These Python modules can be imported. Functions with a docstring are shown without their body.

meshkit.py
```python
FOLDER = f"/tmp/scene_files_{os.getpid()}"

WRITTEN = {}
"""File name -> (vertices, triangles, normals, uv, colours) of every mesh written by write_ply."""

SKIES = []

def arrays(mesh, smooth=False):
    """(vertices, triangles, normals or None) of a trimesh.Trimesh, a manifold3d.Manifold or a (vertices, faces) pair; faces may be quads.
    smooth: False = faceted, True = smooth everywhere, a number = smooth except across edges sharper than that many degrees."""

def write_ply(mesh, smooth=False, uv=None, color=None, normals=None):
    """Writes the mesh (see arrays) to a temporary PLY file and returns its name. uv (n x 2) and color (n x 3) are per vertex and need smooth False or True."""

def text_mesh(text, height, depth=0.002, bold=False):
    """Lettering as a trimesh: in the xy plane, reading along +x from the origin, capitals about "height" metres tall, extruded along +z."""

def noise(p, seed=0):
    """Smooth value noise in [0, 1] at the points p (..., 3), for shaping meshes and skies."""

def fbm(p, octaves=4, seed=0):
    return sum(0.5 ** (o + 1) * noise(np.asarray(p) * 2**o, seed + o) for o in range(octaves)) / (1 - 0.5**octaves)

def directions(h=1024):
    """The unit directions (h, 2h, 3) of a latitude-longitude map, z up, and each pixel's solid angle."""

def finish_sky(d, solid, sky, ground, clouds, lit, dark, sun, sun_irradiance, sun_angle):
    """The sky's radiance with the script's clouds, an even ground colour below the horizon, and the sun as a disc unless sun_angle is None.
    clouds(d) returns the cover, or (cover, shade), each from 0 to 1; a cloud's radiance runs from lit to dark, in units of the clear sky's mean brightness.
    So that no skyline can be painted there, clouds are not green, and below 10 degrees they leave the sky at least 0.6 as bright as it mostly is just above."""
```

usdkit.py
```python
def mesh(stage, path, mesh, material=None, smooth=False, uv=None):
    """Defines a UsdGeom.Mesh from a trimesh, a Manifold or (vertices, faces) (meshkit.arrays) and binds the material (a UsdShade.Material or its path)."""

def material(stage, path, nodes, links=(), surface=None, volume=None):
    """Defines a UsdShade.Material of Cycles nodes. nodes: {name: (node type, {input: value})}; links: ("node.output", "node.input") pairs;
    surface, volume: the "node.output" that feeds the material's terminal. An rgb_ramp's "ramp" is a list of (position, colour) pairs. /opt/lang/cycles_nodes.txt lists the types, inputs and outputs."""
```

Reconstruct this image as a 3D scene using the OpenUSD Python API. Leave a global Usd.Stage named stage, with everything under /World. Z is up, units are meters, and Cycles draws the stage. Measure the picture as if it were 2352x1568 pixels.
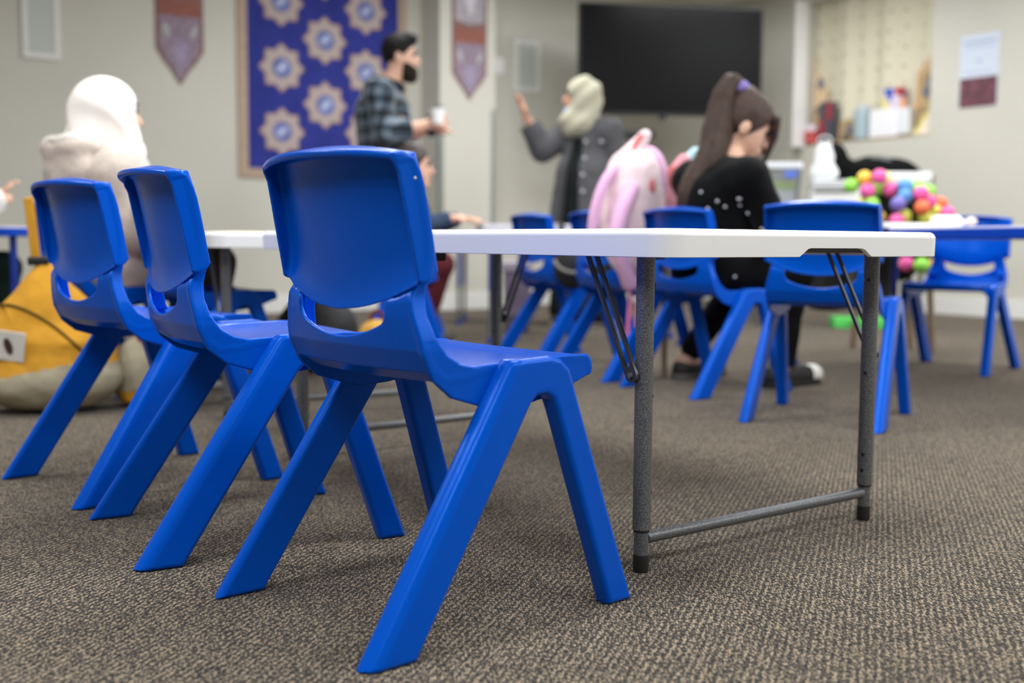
import math, random
import numpy as np
import trimesh, shapely, manifold3d as m3
from shapely.geometry import Polygon, Point, box as sbox
from shapely import affinity
import usdkit, meshkit
from pxr import Usd, UsdGeom, UsdLux, UsdShade, Gf, Sdf, Vt

stage = Usd.Stage.CreateInMemory()
UsdGeom.SetStageUpAxis(stage, 'Z'); UsdGeom.SetStageMetersPerUnit(stage, 1.0)
world = UsdGeom.Xform.Define(stage, '/World'); stage.SetDefaultPrim(world.GetPrim())
UsdGeom.Scope.Define(stage, '/World/Looks')
PI = math.pi
random.seed(7); rng = np.random.default_rng(7)

# ---------------------------------------------------------------- camera, light, exposure
CAM_H, CAM_PITCH, CAM_ROLL, F_PX = 0.53837, math.radians(5.0604), math.radians(0.3806), 2592.94
cam = UsdGeom.Camera.Define(stage, '/World/Camera')
def _cam():
    c, s = math.cos(CAM_PITCH), math.sin(CAM_PITCH); cr, sr = math.cos(CAM_ROLL), math.sin(CAM_ROLL)
    X, F, U = np.array([1., 0, 0]), np.array([0, c, -s]), np.array([0, s, c])
    R, U2 = cr * X + sr * U, -sr * X + cr * U
    m = Gf.Matrix4d(*R, 0, *U2, 0, *(-F), 0, 0, 0, CAM_H, 1)
    cam.AddTransformOp().Set(m)
    cam.CreateHorizontalApertureAttr(36.0); cam.CreateVerticalApertureAttr(24.0)
    cam.CreateFocalLengthAttr(F_PX / 2352 * 36.0)
    cam.CreateFStopAttr(2.4); cam.CreateFocusDistanceAttr(1.80)
    cam.CreateClippingRangeAttr(Gf.Vec2f(0.05, 200))
    cam.CreateExposureAttr(0.95)
_cam()
# room frame: corner K, a runs along the left (far) wall, b along the right wall
TH = math.radians(34)
A2 = np.array([-math.cos(TH), -math.sin(TH)]); B2 = np.array([math.sin(TH), -math.cos(TH)])
K2 = np.array([1.9344, 10.8707]); ROOM_A, ROOM_B, ROOM_H = 12.0, 13.0, 2.75
def W(a, b, z=0.0): return np.array([*(K2 + a * A2 + b * B2), z])
LIGHT = 10.5; SPREAD = 68.0
PANELS = [(a, b) for b in (1.9, 4.2, 6.5, 8.8) for a in (1.5, 3.9, 6.3, 8.7) if (a, b) not in ((8.7, 1.9), (6.3, 1.9))] + [(1.5, 11.0), (3.9, 11.0)]
for k, (a, b) in enumerate(PANELS):
    l = UsdLux.RectLight.Define(stage, f'/World/CeilingPanel_{k:03d}')
    l.CreateWidthAttr(1.2); l.CreateHeightAttr(0.6)
    l.CreateIntensityAttr(LIGHT); l.CreateColorAttr(Gf.Vec3f(0.985, 1.0, 1.0)); l.CreateNormalizeAttr(False)
    sh = UsdLux.ShapingAPI.Apply(l.GetPrim()); sh.CreateShapingConeAngleAttr(SPREAD)
    p = W(a, b, ROOM_H - 0.02)
    l.AddTranslateOp().Set(Gf.Vec3d(*p)); l.AddRotateZOp().Set(34.0)

# ---------------------------------------------------------------- helpers
_used = {}
def numbered(path):
    n = _used.get(path, 0); _used[path] = n + 1
    return path if n == 0 else f'{path}_{n:03d}'
def setdata(prim, label=None, cat=None, group=None, kind=None):
    for key, v in (('label', label), ('category', cat), ('group', group), ('kind', kind)):
        if v: prim.SetCustomDataByKey(key, v)
def thing(name, label, cat, loc=(0, 0, 0), rot=0, group=None, parent='/World'):
    x = UsdGeom.Xform.Define(stage, numbered(f'{parent}/{name}'))
    x.AddTranslateOp().Set(Gf.Vec3d(*map(float, loc)))
    x.AddRotateZOp().Set(float(rot))
    setdata(x.GetPrim(), label, cat, group)
    return x.GetPrim()
def P(prim): return str(prim.GetPath())
def obj(name, mesh, m, parent=None, smooth=35, label=None, cat=None, group=None, kind=None):
    path = numbered((P(parent) if parent is not None else '/World') + '/' + name)
    if isinstance(mesh, tuple) and len(mesh) == 3:
        v, f, n = mesh
        g = UsdGeom.Mesh.Define(stage, path)
        g.CreatePointsAttr(Vt.Vec3fArray.FromNumpy(np.ascontiguousarray(v, np.float32)))
        g.CreateFaceVertexCountsAttr(Vt.IntArray.FromNumpy(np.full(len(f), f.shape[1], np.int32)))
        g.CreateFaceVertexIndicesAttr(Vt.IntArray.FromNumpy(np.ascontiguousarray(f, np.int32).ravel()))
        g.CreateSubdivisionSchemeAttr('none')
        g.CreateNormalsAttr(Vt.Vec3fArray.FromNumpy(np.ascontiguousarray(n, np.float32))); g.SetNormalsInterpolation('vertex')
        UsdShade.MaterialBindingAPI.Apply(g.GetPrim()).Bind(m)
    else:
        g = usdkit.mesh(stage, path, mesh, m, smooth=smooth)
    setdata(g.GetPrim(), label, cat, group, kind)
    return g.GetPrim()
def struct(name, mesh, m, parent=None, label=None, smooth=35):
    return obj(name, mesh, m, parent, smooth, label=label, kind='structure' if parent is None else None)
def dup(src, name, label, loc, rot, group=None, cat=None, instance=True):
    x = UsdGeom.Xform.Define(stage, numbered(f'/World/{name}'))
    x.GetPrim().GetReferences().AddInternalReference(src)
    x.ClearXformOpOrder()
    x.AddTranslateOp().Set(Gf.Vec3d(*map(float, loc))); x.AddRotateZOp().Set(float(rot))
    if instance: x.GetPrim().SetInstanceable(True)
    setdata(x.GetPrim(), label, cat, group)
    return x.GetPrim()

def lin(c):
    c = np.asarray(c, float) / 255
    return tuple(np.where(c <= .04045, c / 12.92, ((c + .055) / 1.055) ** 2.4))
_mats = {}
def M(name, c, rough=.5, var=0., scale=20., bump=0., bscale=200., metal=0., spec=.5, sheen=0., sub=0., emit=0.):
    if name in _mats: return _mats[name]
    if rough >= .75: spec = min(spec, .12); sheen *= .35
    base = np.array(lin(c))
    nodes = {'p': ('principled_bsdf', {'base_color': tuple(base), 'roughness': rough, 'metallic': metal, 'specular_ior_level': spec, 'sheen_weight': sheen})}
    links = []
    if var or bump: nodes['t'] = ('texture_coordinate', {})
    if var:
        nodes['n'] = ('noise_texture', {'scale': scale, 'detail': 4.})
        nodes['r'] = ('rgb_ramp', {'ramp': [(0.3, tuple(np.clip(base * (1 - var), 0, 1))), (0.7, tuple(np.clip(base * (1 + var), 0, 1)))]})
        links += [('t.object', 'n.vector'), ('n.fac', 'r.fac'), ('r.color', 'p.base_color')]
    if bump:
        nodes['nb'] = ('noise_texture', {'scale': bscale, 'detail': 3.})
        nodes['b'] = ('bump', {'strength': 1.0, 'distance': bump})
        links += [('t.object', 'nb.vector'), ('nb.fac', 'b.height'), ('b.normal', 'p.normal')]
    if sub: nodes['p'][1].update({'subsurface_weight': sub, 'subsurface_scale': .01})
    _mats[name] = usdkit.material(stage, f'/World/Looks/{name}', nodes, links, surface='p.BSDF')
    return _mats[name]

# solids
def T(m, loc=(0, 0, 0), rz=0, rx=0, ry=0):
    tf = trimesh.transformations
    X = tf.translation_matrix(loc) @ tf.rotation_matrix(rz, [0, 0, 1]) @ tf.rotation_matrix(ry, [0, 1, 0]) @ tf.rotation_matrix(rx, [1, 0, 0])
    m = trimesh.Trimesh(*meshkit.arrays(m)[:2], process=False); m.apply_transform(X); return m
def bx(lo, hi): return T(trimesh.creation.box(np.subtract(hi, lo)), (np.add(lo, hi)) / 2)
def rbx(lo, hi, r=.005, seg=8):
    lo, hi = np.array(lo, float), np.array(hi, float); r = min(r, (hi - lo).min() / 2 * .98)
    s = m3.Manifold.sphere(r, seg); ms = []
    for x in (lo[0] + r, hi[0] - r):
        for y in (lo[1] + r, hi[1] - r):
            for z in (lo[2] + r, hi[2] - r): ms.append(s.translate([x, y, z]))
    return m3.Manifold.batch_hull(ms)
def cyl(a, b, r, r2=None, n=24):
    a, b = np.array(a, float), np.array(b, float); h = np.linalg.norm(b - a); r2 = r if r2 is None else r2
    t = np.linspace(0, 2 * PI, n, endpoint=False); ring = np.stack([np.cos(t), np.sin(t), 0 * t], 1)
    v = np.vstack([ring * r, ring * r2 + [0, 0, h], [[0, 0, 0]], [[0, 0, h]]])
    f = []
    for i in range(n):
        j = (i + 1) % n; f += [[i, j, n + j], [i, n + j, n + i], [2 * n, j, i], [2 * n + 1, n + i, n + j]]
    R = trimesh.geometry.align_vectors([0, 0, 1], (b - a) / h)
    v = v @ R[:3, :3].T + a
    return trimesh.Trimesh(v, f, process=False)
def lathe(prof, n=40):
    return trimesh.creation.revolve(np.array(prof, float), sections=n)
def ext(poly, h, plane='xy', off=0.):
    """extrude a shapely polygon; plane xz puts it upright with thickness along -y from off."""
    ms = [trimesh.creation.extrude_polygon(g, h, engine='earcut') for g in getattr(poly, 'geoms', [poly])]
    m = trimesh.util.concatenate(ms)
    if plane == 'xz':
        v = m.vertices.copy(); m = trimesh.Trimesh(np.stack([v[:, 0], off - v[:, 2], v[:, 1]], 1), m.faces, process=False)
    return m
def tube(pts, r, n=12, closed=False):
    pts = np.array(pts, float); rr = np.broadcast_to(np.asarray(r, float), (len(pts),))
    d = np.gradient(pts, axis=0); d /= np.linalg.norm(d, axis=1)[:, None]
    u = np.cross(d[0], [0, 0, 1.]); u = u if np.linalg.norm(u) > .1 else np.cross(d[0], [1., 0, 0]); u /= np.linalg.norm(u)
    vs = []; t = np.linspace(0, 2 * PI, n, endpoint=False)
    for i in range(len(pts)):
        u = u - d[i] * (u @ d[i]); u /= np.linalg.norm(u); w = np.cross(d[i], u)
        vs.append(pts[i] + rr[i] * (np.cos(t)[:, None] * u + np.sin(t)[:, None] * w))
    v = np.vstack(vs + [pts[:1], pts[-1:]]); f = []
    for i in range(len(pts) - 1):
        for j in range(n):
            a, b = i * n + j, i * n + (j + 1) % n; f += [[a, b, b + n], [a, b + n, a + n]]
    e = len(pts) * n
    for j in range(n): f += [[e, (j + 1) % n, j], [e + 1, e - n + j, e - n + (j + 1) % n]]
    m = trimesh.Trimesh(v, f, process=False); return m
def spline(pts, n=30):
    from scipy.interpolate import CubicSpline
    pts = np.array(pts, float); s = np.r_[0, np.cumsum(np.linalg.norm(np.diff(pts, axis=0), axis=1))]
    return CubicSpline(s, pts)(np.linspace(0, s[-1], n))
def cat(*ms): return trimesh.util.concatenate([trimesh.Trimesh(*meshkit.arrays(m)[:2], process=False) for m in ms])
def ball(c, r, sub=2):
    m = trimesh.creation.icosphere(sub, r); m.apply_translation(c); return m

# ---------------------------------------------------------------- signed distances -> meshes (surface nets)
def surfnet(fn, lo, hi, h, blk=8, lip=1.35):
    lo, hi = np.array(lo, float), np.array(hi, float)
    nb = np.maximum(1, np.ceil((hi - lo) / (h * blk)).astype(int)); N = nb * blk + 1
    ax = [lo[i] + h * np.arange(N[i]) for i in range(3)]
    cb = [lo[i] + h * blk * (np.arange(nb[i]) + .5) for i in range(3)]
    C = np.stack(np.meshgrid(*cb, indexing='ij'), -1).reshape(-1, 3)
    d = fn(C); act = np.abs(d) < h * blk * .87 * lip + h
    Fv = np.repeat(np.repeat(np.repeat(np.where(d < 0, -1., 1.).reshape(nb), blk, 0), blk, 1), blk, 2)
    Fv = np.pad(Fv, ((0, 1),) * 3, mode='edge')
    need = np.zeros(N, bool)
    for i, j, k in np.argwhere(act.reshape(nb)):
        need[i * blk:(i + 1) * blk + 1, j * blk:(j + 1) * blk + 1, k * blk:(k + 1) * blk + 1] = True
    I = np.argwhere(need)
    vals = np.empty(len(I))
    for s in range(0, len(I), 400000):
        q = I[s:s + 400000]; vals[s:s + 400000] = fn(lo + q * h)
    Fv[need] = vals
    neg = Fv < 0
    corners = [(a, b, c) for a in (0, 1) for b in (0, 1) for c in (0, 1)]
    sl = lambda a, n: slice(a, n - 1 + a)
    cnt = sum(neg[sl(a, N[0]), sl(b, N[1]), sl(c, N[2])].astype(np.int8) for a, b, c in corners)
    cells = np.argwhere((cnt > 0) & (cnt < 8))
    ids = -np.ones(N - 1, np.int64); ids[tuple(cells.T)] = np.arange(len(cells))
    acc, num = np.zeros((len(cells), 3)), np.zeros(len(cells))
    for a in corners:
        for axi in range(3):
            if a[axi]: continue
            b = list(a); b[axi] = 1
            fa, fb = Fv[tuple((cells + a).T)], Fv[tuple((cells + b).T)]
            x = (fa < 0) != (fb < 0)
            t = np.where(x, fa / np.where(x, fa - fb, 1), 0)
            p = np.tile(np.array(a, float), (len(cells), 1)); p[:, axi] = t
            acc += p * x[:, None]; num += x
    v = lo + h * (cells + acc / num[:, None])
    quads = []
    for axi in range(3):
        o1, o2 = [i for i in range(3) if i != axi]
        s0 = [slice(1, N[i] - 1) for i in range(3)]; s0[axi] = slice(0, N[axi] - 1); s1 = list(s0); s1[axi] = slice(1, N[axi])
        n0, n1 = neg[tuple(s0)], neg[tuple(s1)]
        e = np.argwhere(n0 != n1); flip = n0[tuple(e.T)]
        off = np.array([1, 1, 1]); off[axi] = 0; e = e + off
        def cid(d1, d2):
            q = e.copy(); q[:, o1] -= d1; q[:, o2] -= d2; return ids[tuple(q.T)]
        q = np.stack([cid(1, 1), cid(0, 1), cid(0, 0), cid(1, 0)], 1)
        if axi == 1: flip = ~flip
        quads.append(np.where(flip[:, None], q, q[:, ::-1]))
    f = np.vstack(quads)
    def grad(p, e=h * .25):
        g = np.empty_like(p)
        for i in range(3):
            o = np.zeros(3); o[i] = e; g[:, i] = (fn(p + o) - fn(p - o)) / (2 * e)
        return g
    for _ in range(2):
        g = grad(v); d = fn(v); st = -(d / np.maximum((g * g).sum(1), .25))[:, None] * g
        L = np.linalg.norm(st, axis=1, keepdims=True); v = v + st * np.minimum(1, .6 * h / np.maximum(L, 1e-9))
    g = grad(v); n = g / np.maximum(np.linalg.norm(g, axis=1, keepdims=True), 1e-9)
    return v, f, n
def smin(a, b, k):
    hh = np.maximum(k - np.abs(a - b), 0) / k
    return np.minimum(a, b) - hh * hh * k * .25
def smax(a, b, k): return -smin(-a, -b, k)
def polysd(pts):
    pts = np.array(pts, float)
    def fn(x, y):
        d = np.full(x.shape, 1e9); s = np.ones(x.shape)
        n = len(pts)
        for i in range(n):
            ax_, ay = pts[i]; bx_, by = pts[i - 1]
            ex, ey = bx_ - ax_, by - ay; wx, wy = x - ax_, y - ay
            t = np.clip((wx * ex + wy * ey) / (ex * ex + ey * ey), 0, 1)
            d = np.minimum(d, (wx - ex * t) ** 2 + (wy - ey * t) ** 2)
            c1, c2, c3 = y >= ay, y < by, ex * wy > ey * wx
            s = np.where((c1 & c2 & c3) | (~c1 & ~c2 & ~c3), -s, s)
        return s * np.sqrt(d)
    return fn
def linesd(pts, x, y):
    d = np.full(x.shape, 1e9)
    for (ax_, ay), (bx_, by) in zip(pts[:-1], pts[1:]):
        ex, ey = bx_ - ax_, by - ay; wx, wy = x - ax_, y - ay
        t = np.clip((wx * ex + wy * ey) / (ex * ex + ey * ey), 0, 1)
        d = np.minimum(d, (wx - ex * t) ** 2 + (wy - ey * t) ** 2)
    return np.sqrt(d)
def rint(a, b, r):
    """rounded intersection of two distances"""
    u, w = np.maximum(a + r, 0), np.maximum(b + r, 0)
    return np.sqrt(u * u + w * w) - r + np.minimum(np.maximum(a + r, b + r), 0)
def cap(p, a, b, ra, rb=None):
    a, b = np.asarray(a, float), np.asarray(b, float); rb = ra if rb is None else rb
    e = b - a; t = np.clip((p - a) @ e / max(e @ e, 1e-12), 0, 1)
    return np.linalg.norm(p - a - t[:, None] * e, axis=1) - (ra + (rb - ra) * t)
def ell(p, c, r, Rm=None):
    q = p - np.asarray(c, float)
    if Rm is not None: q = q @ Rm
    r = np.asarray(r, float); k0 = np.linalg.norm(q / r, axis=1); k1 = np.linalg.norm(q / (r * r), axis=1)
    return k0 * (k0 - 1) / np.maximum(k1, 1e-9)
def bonesd(bones, k=.02, grow=0.):
    def fn(p):
        d = None
        for a, b, ra, rb in bones:
            c = cap(p, a, b, ra + grow, rb + grow); d = c if d is None else smin(d, c, k)
        return d
    return fn
def rot3(yaw=0, pitch=0, roll=0):
    tf = trimesh.transformations
    return (tf.rotation_matrix(yaw, [0, 0, 1]) @ tf.rotation_matrix(pitch, [1, 0, 0]) @ tf.rotation_matrix(roll, [0, 1, 0]))[:3, :3]
def wrinkle(p, amp, sc, seed=0): return amp * (meshkit.fbm(p * sc + 31.7, 3, seed) - .5)
# ---------------------------------------------------------------- room
def wallmat(name, c):
    base = np.array(lin(c))
    return usdkit.material(stage, f'/World/Looks/{name}', {
        't': ('texture_coordinate', {}), 'n': ('noise_texture', {'scale': 1.2, 'detail': 4.}), 'nb': ('noise_texture', {'scale': 260., 'detail': 2.}),
        'r': ('rgb_ramp', {'ramp': [(0.3, tuple(base * .97)), (0.7, tuple(base * 1.03))]}), 'b': ('bump', {'strength': .5, 'distance': .0008}),
        'p': ('principled_bsdf', {'roughness': .6, 'specular_ior_level': .3})},
        [('t.object', 'n.vector'), ('t.object', 'nb.vector'), ('n.fac', 'r.fac'), ('r.color', 'p.base_color'), ('nb.fac', 'b.height'), ('b.normal', 'p.normal')], surface='p.BSDF')
WALL = wallmat('wall_paint', (203, 201, 191))
CEIL = wallmat('ceiling_paint', (238, 238, 234))
TRIM = M('trim_white', (228, 228, 226), .4)
def carpet():
    th = math.radians(-18)
    nodes = {
        't': ('texture_coordinate', {}),
        'mp': ('mapping', {'rotation': (0, 0, -th), 'scale': (270., 125., 1.)}),
        'v': ('voronoi_texture', {'dimensions': '2D', 'feature': 'f1', 'scale': 1., 'randomness': .85}),
        'mp2': ('mapping', {'rotation': (0, 0, -th), 'scale': (1., 1., 1.)}),
        'w': ('wave_texture', {'wave_type': 'bands', 'bands_direction': 'x', 'scale': 30., 'distortion': .8, 'detail': 2., 'detail_scale': 60.}),
        'sep': ('separate_color', {}),
        'big': ('noise_texture', {'scale': 1.6, 'detail': 3.}),
        'mid': ('noise_texture', {'scale': 45., 'detail': 3.}),
        # loop height: bright centre, dark joint
        'hr': ('map_range', {'from_min': .1, 'from_max': .75, 'to_min': 1., 'to_max': 0., 'clamp': True}),
        'a1': ('math', {'math_type': 'multiply', 'value2': .44}),
        'a2': ('math', {'math_type': 'multiply_add', 'value2': .28}),
        'a3': ('math', {'math_type': 'multiply_add', 'value2': .18}),
        'a4': ('math', {'math_type': 'multiply_add', 'value2': .10}),
        'fine': ('noise_texture', {'scale': 620., 'detail': 4., 'roughness': .7}), 'a5': ('math', {'math_type': 'multiply_add', 'value2': .36}),
        'r': ('rgb_ramp', {'ramp': [(0.42, lin((15, 12, 10))), (0.58, lin((45, 38, 32))), (0.72, lin((78, 69, 58))), (0.95, lin((166, 148, 123)))]}),
        'g': ('mix_color', {'blend_type': 'multiply', 'fac': .35}),
        'b': ('bump', {'strength': 1., 'distance': .005}),
        'p': ('principled_bsdf', {'roughness': .95, 'specular_ior_level': .1, 'sheen_weight': .15})}
    links = [('t.object', 'mp.vector'), ('mp.vector', 'v.vector'), ('t.object', 'mp2.vector'), ('mp2.vector', 'w.vector'), ('t.object', 'big.vector'), ('t.object', 'mid.vector'),
        ('v.distance', 'hr.value'), ('hr.result', 'a1.value1'), ('v.color', 'sep.color'), ('sep.r', 'a2.value1'), ('a1.value', 'a2.value3'),
        ('w.fac', 'a3.value1'), ('a2.value', 'a3.value3'), ('mid.fac', 'a4.value1'), ('a3.value', 'a4.value3'), ('t.object', 'fine.vector'), ('fine.fac', 'a5.value1'), ('a4.value', 'a5.value3'), ('a5.value', 'r.fac'),
        ('r.color', 'g.a'), ('big.color', 'g.b'), ('r.color', 'p.base_color'), ('a3.value', 'b.height'), ('b.normal', 'p.normal')]
    del nodes['g'], nodes['big']; links = [l for l in links if 'g.' not in l[0] + ' ' + l[1] and not l[1].startswith('g.') and 'big' not in l[0] + l[1]]
    return usdkit.material(stage, '/World/Looks/carpet', nodes, links, surface='p.BSDF')
CARPET = carpet()
RZL, RZR = 34.0, -56.0
def prism_room(pts_ab, z0, z1):
    return ext(Polygon([tuple(K2 + a * A2 + b * B2) for a, b in pts_ab]), z1 - z0).apply_translation([0, 0, z0])
def rect(a0, b0, a1, b1): return [(a0, b0), (a1, b0), (a1, b1), (a0, b1)]
TK = .24
struct('floor', prism_room(rect(-TK, -TK, ROOM_A, ROOM_B), -.1, 0), CARPET, label='brown flecked loop-pile carpet floor')
struct('ceiling', prism_room(rect(-TK, -TK, ROOM_A, ROOM_B), ROOM_H, ROOM_H + .1), CEIL)
struct('wall_left', prism_room(rect(-TK, -TK, ROOM_A + TK, 0), 0, ROOM_H), WALL, label='beige wall with the tapestry and speakers')
# right wall with a recessed opening b 1.06..2.35, z 1.40..2.62
wb0, wb1, wz0, wz1 = 1.06, 2.352, 1.402, 2.62
struct('wall_right', cat(prism_room(rect(-TK, 0, 0, wb0), 0, ROOM_H), prism_room(rect(-TK, wb1, 0, ROOM_B), 0, ROOM_H),
       prism_room(rect(-TK, wb0, 0, wb1), 0, wz0), prism_room(rect(-TK, wb0, 0, wb1), wz1, ROOM_H)), WALL, label='beige wall with the recessed opening and the poster')
struct('wall_back', prism_room(rect(-TK, ROOM_B, ROOM_A + TK, ROOM_B + TK), 0, ROOM_H), WALL)
struct('wall_near', prism_room(rect(ROOM_A, 0, ROOM_A + TK, ROOM_B), 0, ROOM_H), WALL)
struct('wall_column', prism_room(rect(2.712, 0, 3.221, .30), 0, ROOM_H), WALL, label='square column standing out of the left wall')
def skirting(pts, name):
    struct(name, prism_room(pts, 0, .135), TRIM)
skirting(rect(.012, 0, 2.70, .012), 'baseboard_left'); skirting(rect(3.233, 0, ROOM_A, .012), 'baseboard_left')
skirting([(2.70, 0), (3.233, 0), (3.233, .312), (2.70, .312)], 'baseboard_column')
skirting(rect(0, 0, .012, ROOM_B), 'baseboard_right')
STEEL = M('corner_guard', (150, 156, 152), .35, metal=.6)
for a0, a1 in ((2.705, 2.74), (3.19, 3.226)):
    o = (2.7095, .302) if a0 < 3 else (3.2235, .302)
    ia = 1 if a0 < 3 else -1
    L_ = [(o[0], o[1]), (o[0] + ia * .04, o[1]), (o[0] + ia * .04, o[1] - .002), (o[0] + ia * .002, o[1] - .002), (o[0] + ia * .002, o[1] - .04), (o[0], o[1] - .04)]
    struct('trim_1' if a0 < 3 else 'trim_2', prism_room(L_, .135, 1.58), STEEL, label='metal corner guard on the column edge')
# recessed opening: white left reveal and patterned hanging behind
def right_at(b, z, a=0.): return W(a, b, z)
win = UsdGeom.Xform.Define(stage, '/World/window_1'); win.AddTranslateOp().Set(Gf.Vec3d(*W(0, wb0, 0))); win.AddRotateZOp().Set(RZR)
setdata(win.GetPrim(), label='recessed wall opening with white jamb and patterned cloth hung behind it', kind='structure')
WP = win.GetPrim(); ww = wb1 - wb0      # local x = along wall to the right, y = into the wall
obj('jamb', rbx((-.006, -.13, wz0 - .03), (.022, .02, wz1), .004), M('jamb_white', (248, 248, 250), .4), WP, label='white jamb board standing out of the wall')
obj('casing', rbx((-.10, -.016, wz0 - .01), (-.004, .0, wz1), .004), M('casing_pale', (222, 221, 214), .6), WP)
obj('jamb', rbx((-.012, .0, wz0), (.004, .20, wz1), .003), M('wall_edge', (203, 201, 191), .6), WP)
obj('jamb', rbx((ww - .012, .0, wz0), (ww, .20, wz1), .003), M('wall_edge', (203, 201, 191), .6), WP)
obj('sill', rbx((0, 0, wz0 - .02), (ww, .205, wz0 + .002), .003), M('sill_tan', (190, 160, 118), .5, var=.1, scale=9), WP)
def curtain():
    base = np.array(lin((222, 216, 194)))
    return usdkit.material(stage, '/World/Looks/patterned_cloth', {
        't': ('texture_coordinate', {}), 'mp': ('mapping', {'scale': (6.6, 1., 6.6), 'rotation': (0, 0, 0)}),
        'sx': ('separate_xyz', {}), 'cx': ('combine_xyz', {}),
        'v': ('voronoi_texture', {'dimensions': '2D', 'feature': 'f1', 'scale': 1., 'randomness': .15}),
        'r': ('rgb_ramp', {'ramp': [(0, lin((176, 162, 134))), (.08, lin((186, 172, 146))), (.13, tuple(base)), (1, tuple(base))]}),
        'p': ('principled_bsdf', {'roughness': .85, 'specular_ior_level': .1})},
        [('t.object', 'mp.vector'), ('mp.vector', 'sx.vector'), ('sx.x', 'cx.x'), ('sx.z', 'cx.y'), ('cx.vector', 'v.vector'), ('v.distance', 'r.fac'), ('r.color', 'p.base_color')], surface='p.BSDF')
xs = np.linspace(0, ww, 90); fold = .018 * np.sin(xs * 14.) + .012 * np.sin(xs * 31 + 1) * (xs > .3) + .165
cv = np.array([[x, y, z] for z in (wz0, wz1) for x, y in zip(xs, fold)]); n_ = len(xs)
cv = np.vstack([cv, cv + [0, .004, 0]])
cf = []
for i in range(n_ - 1):
    cf += [[i, i + 1, n_ + i + 1], [i, n_ + i + 1, n_ + i], [2 * n_ + i + 1, 2 * n_ + i, 3 * n_ + i], [2 * n_ + i + 1, 3 * n_ + i, 3 * n_ + i + 1]]
obj('patterned_cloth', trimesh.Trimesh(cv, cf, process=False), curtain(), WP, smooth=True)
BORD = M('cloth_border', (186, 160, 122), .85, var=.3, scale=22)
def bord(name, pts, y=.118, m=BORD): obj(name, ext(Polygon(pts), .004, 'xz', y), m, WP)
bord('cloth_border', [(.02, wz0), (ww - .014, wz0), (ww - .014, wz0 + .22), (1.02, wz0 + .24), (.2, wz0 + .17), (.02, wz0 + .30)])
bord('cloth_border', [(1.06, wz0 + .2), (ww - .014, wz0 + .2), (ww - .014, wz0 + .66), (1.16, wz0 + .52), (1.08, wz0 + .46)], .112)
bord('cloth_trim', [(.86, wz0 + .22), (1.08, wz0 + .245), (1.08, wz0 + .50), (ww - .014, wz0 + .68), (ww - .014, wz0 + .65), (1.105, wz0 + .48), (1.105, wz0 + .215), (.86, wz0 + .19)], .106, M('cloth_trim', (214, 172, 130), .8))
bord('cloth_border', [(.02, wz0 + .3), (.17, wz0 + .38), (.16, wz0 + .48), (.05, wz0 + .64), (.02, wz0 + .8)], .113, M('cloth_peach', (222, 196, 160), .85, var=.15, scale=25))
for x_, z_ in ((1.17, .34), (1.21, .42), (.1, .52), (.42, .1), (.5, .12)):
    bord('cloth_motif', [(x_ + .03 * math.cos(t), wz0 + z_ + .05 * math.sin(t)) for t in np.linspace(0, 2 * PI, 12, endpoint=False)], .100, M('cloth_motif', (118, 120, 140), .85))

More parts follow.
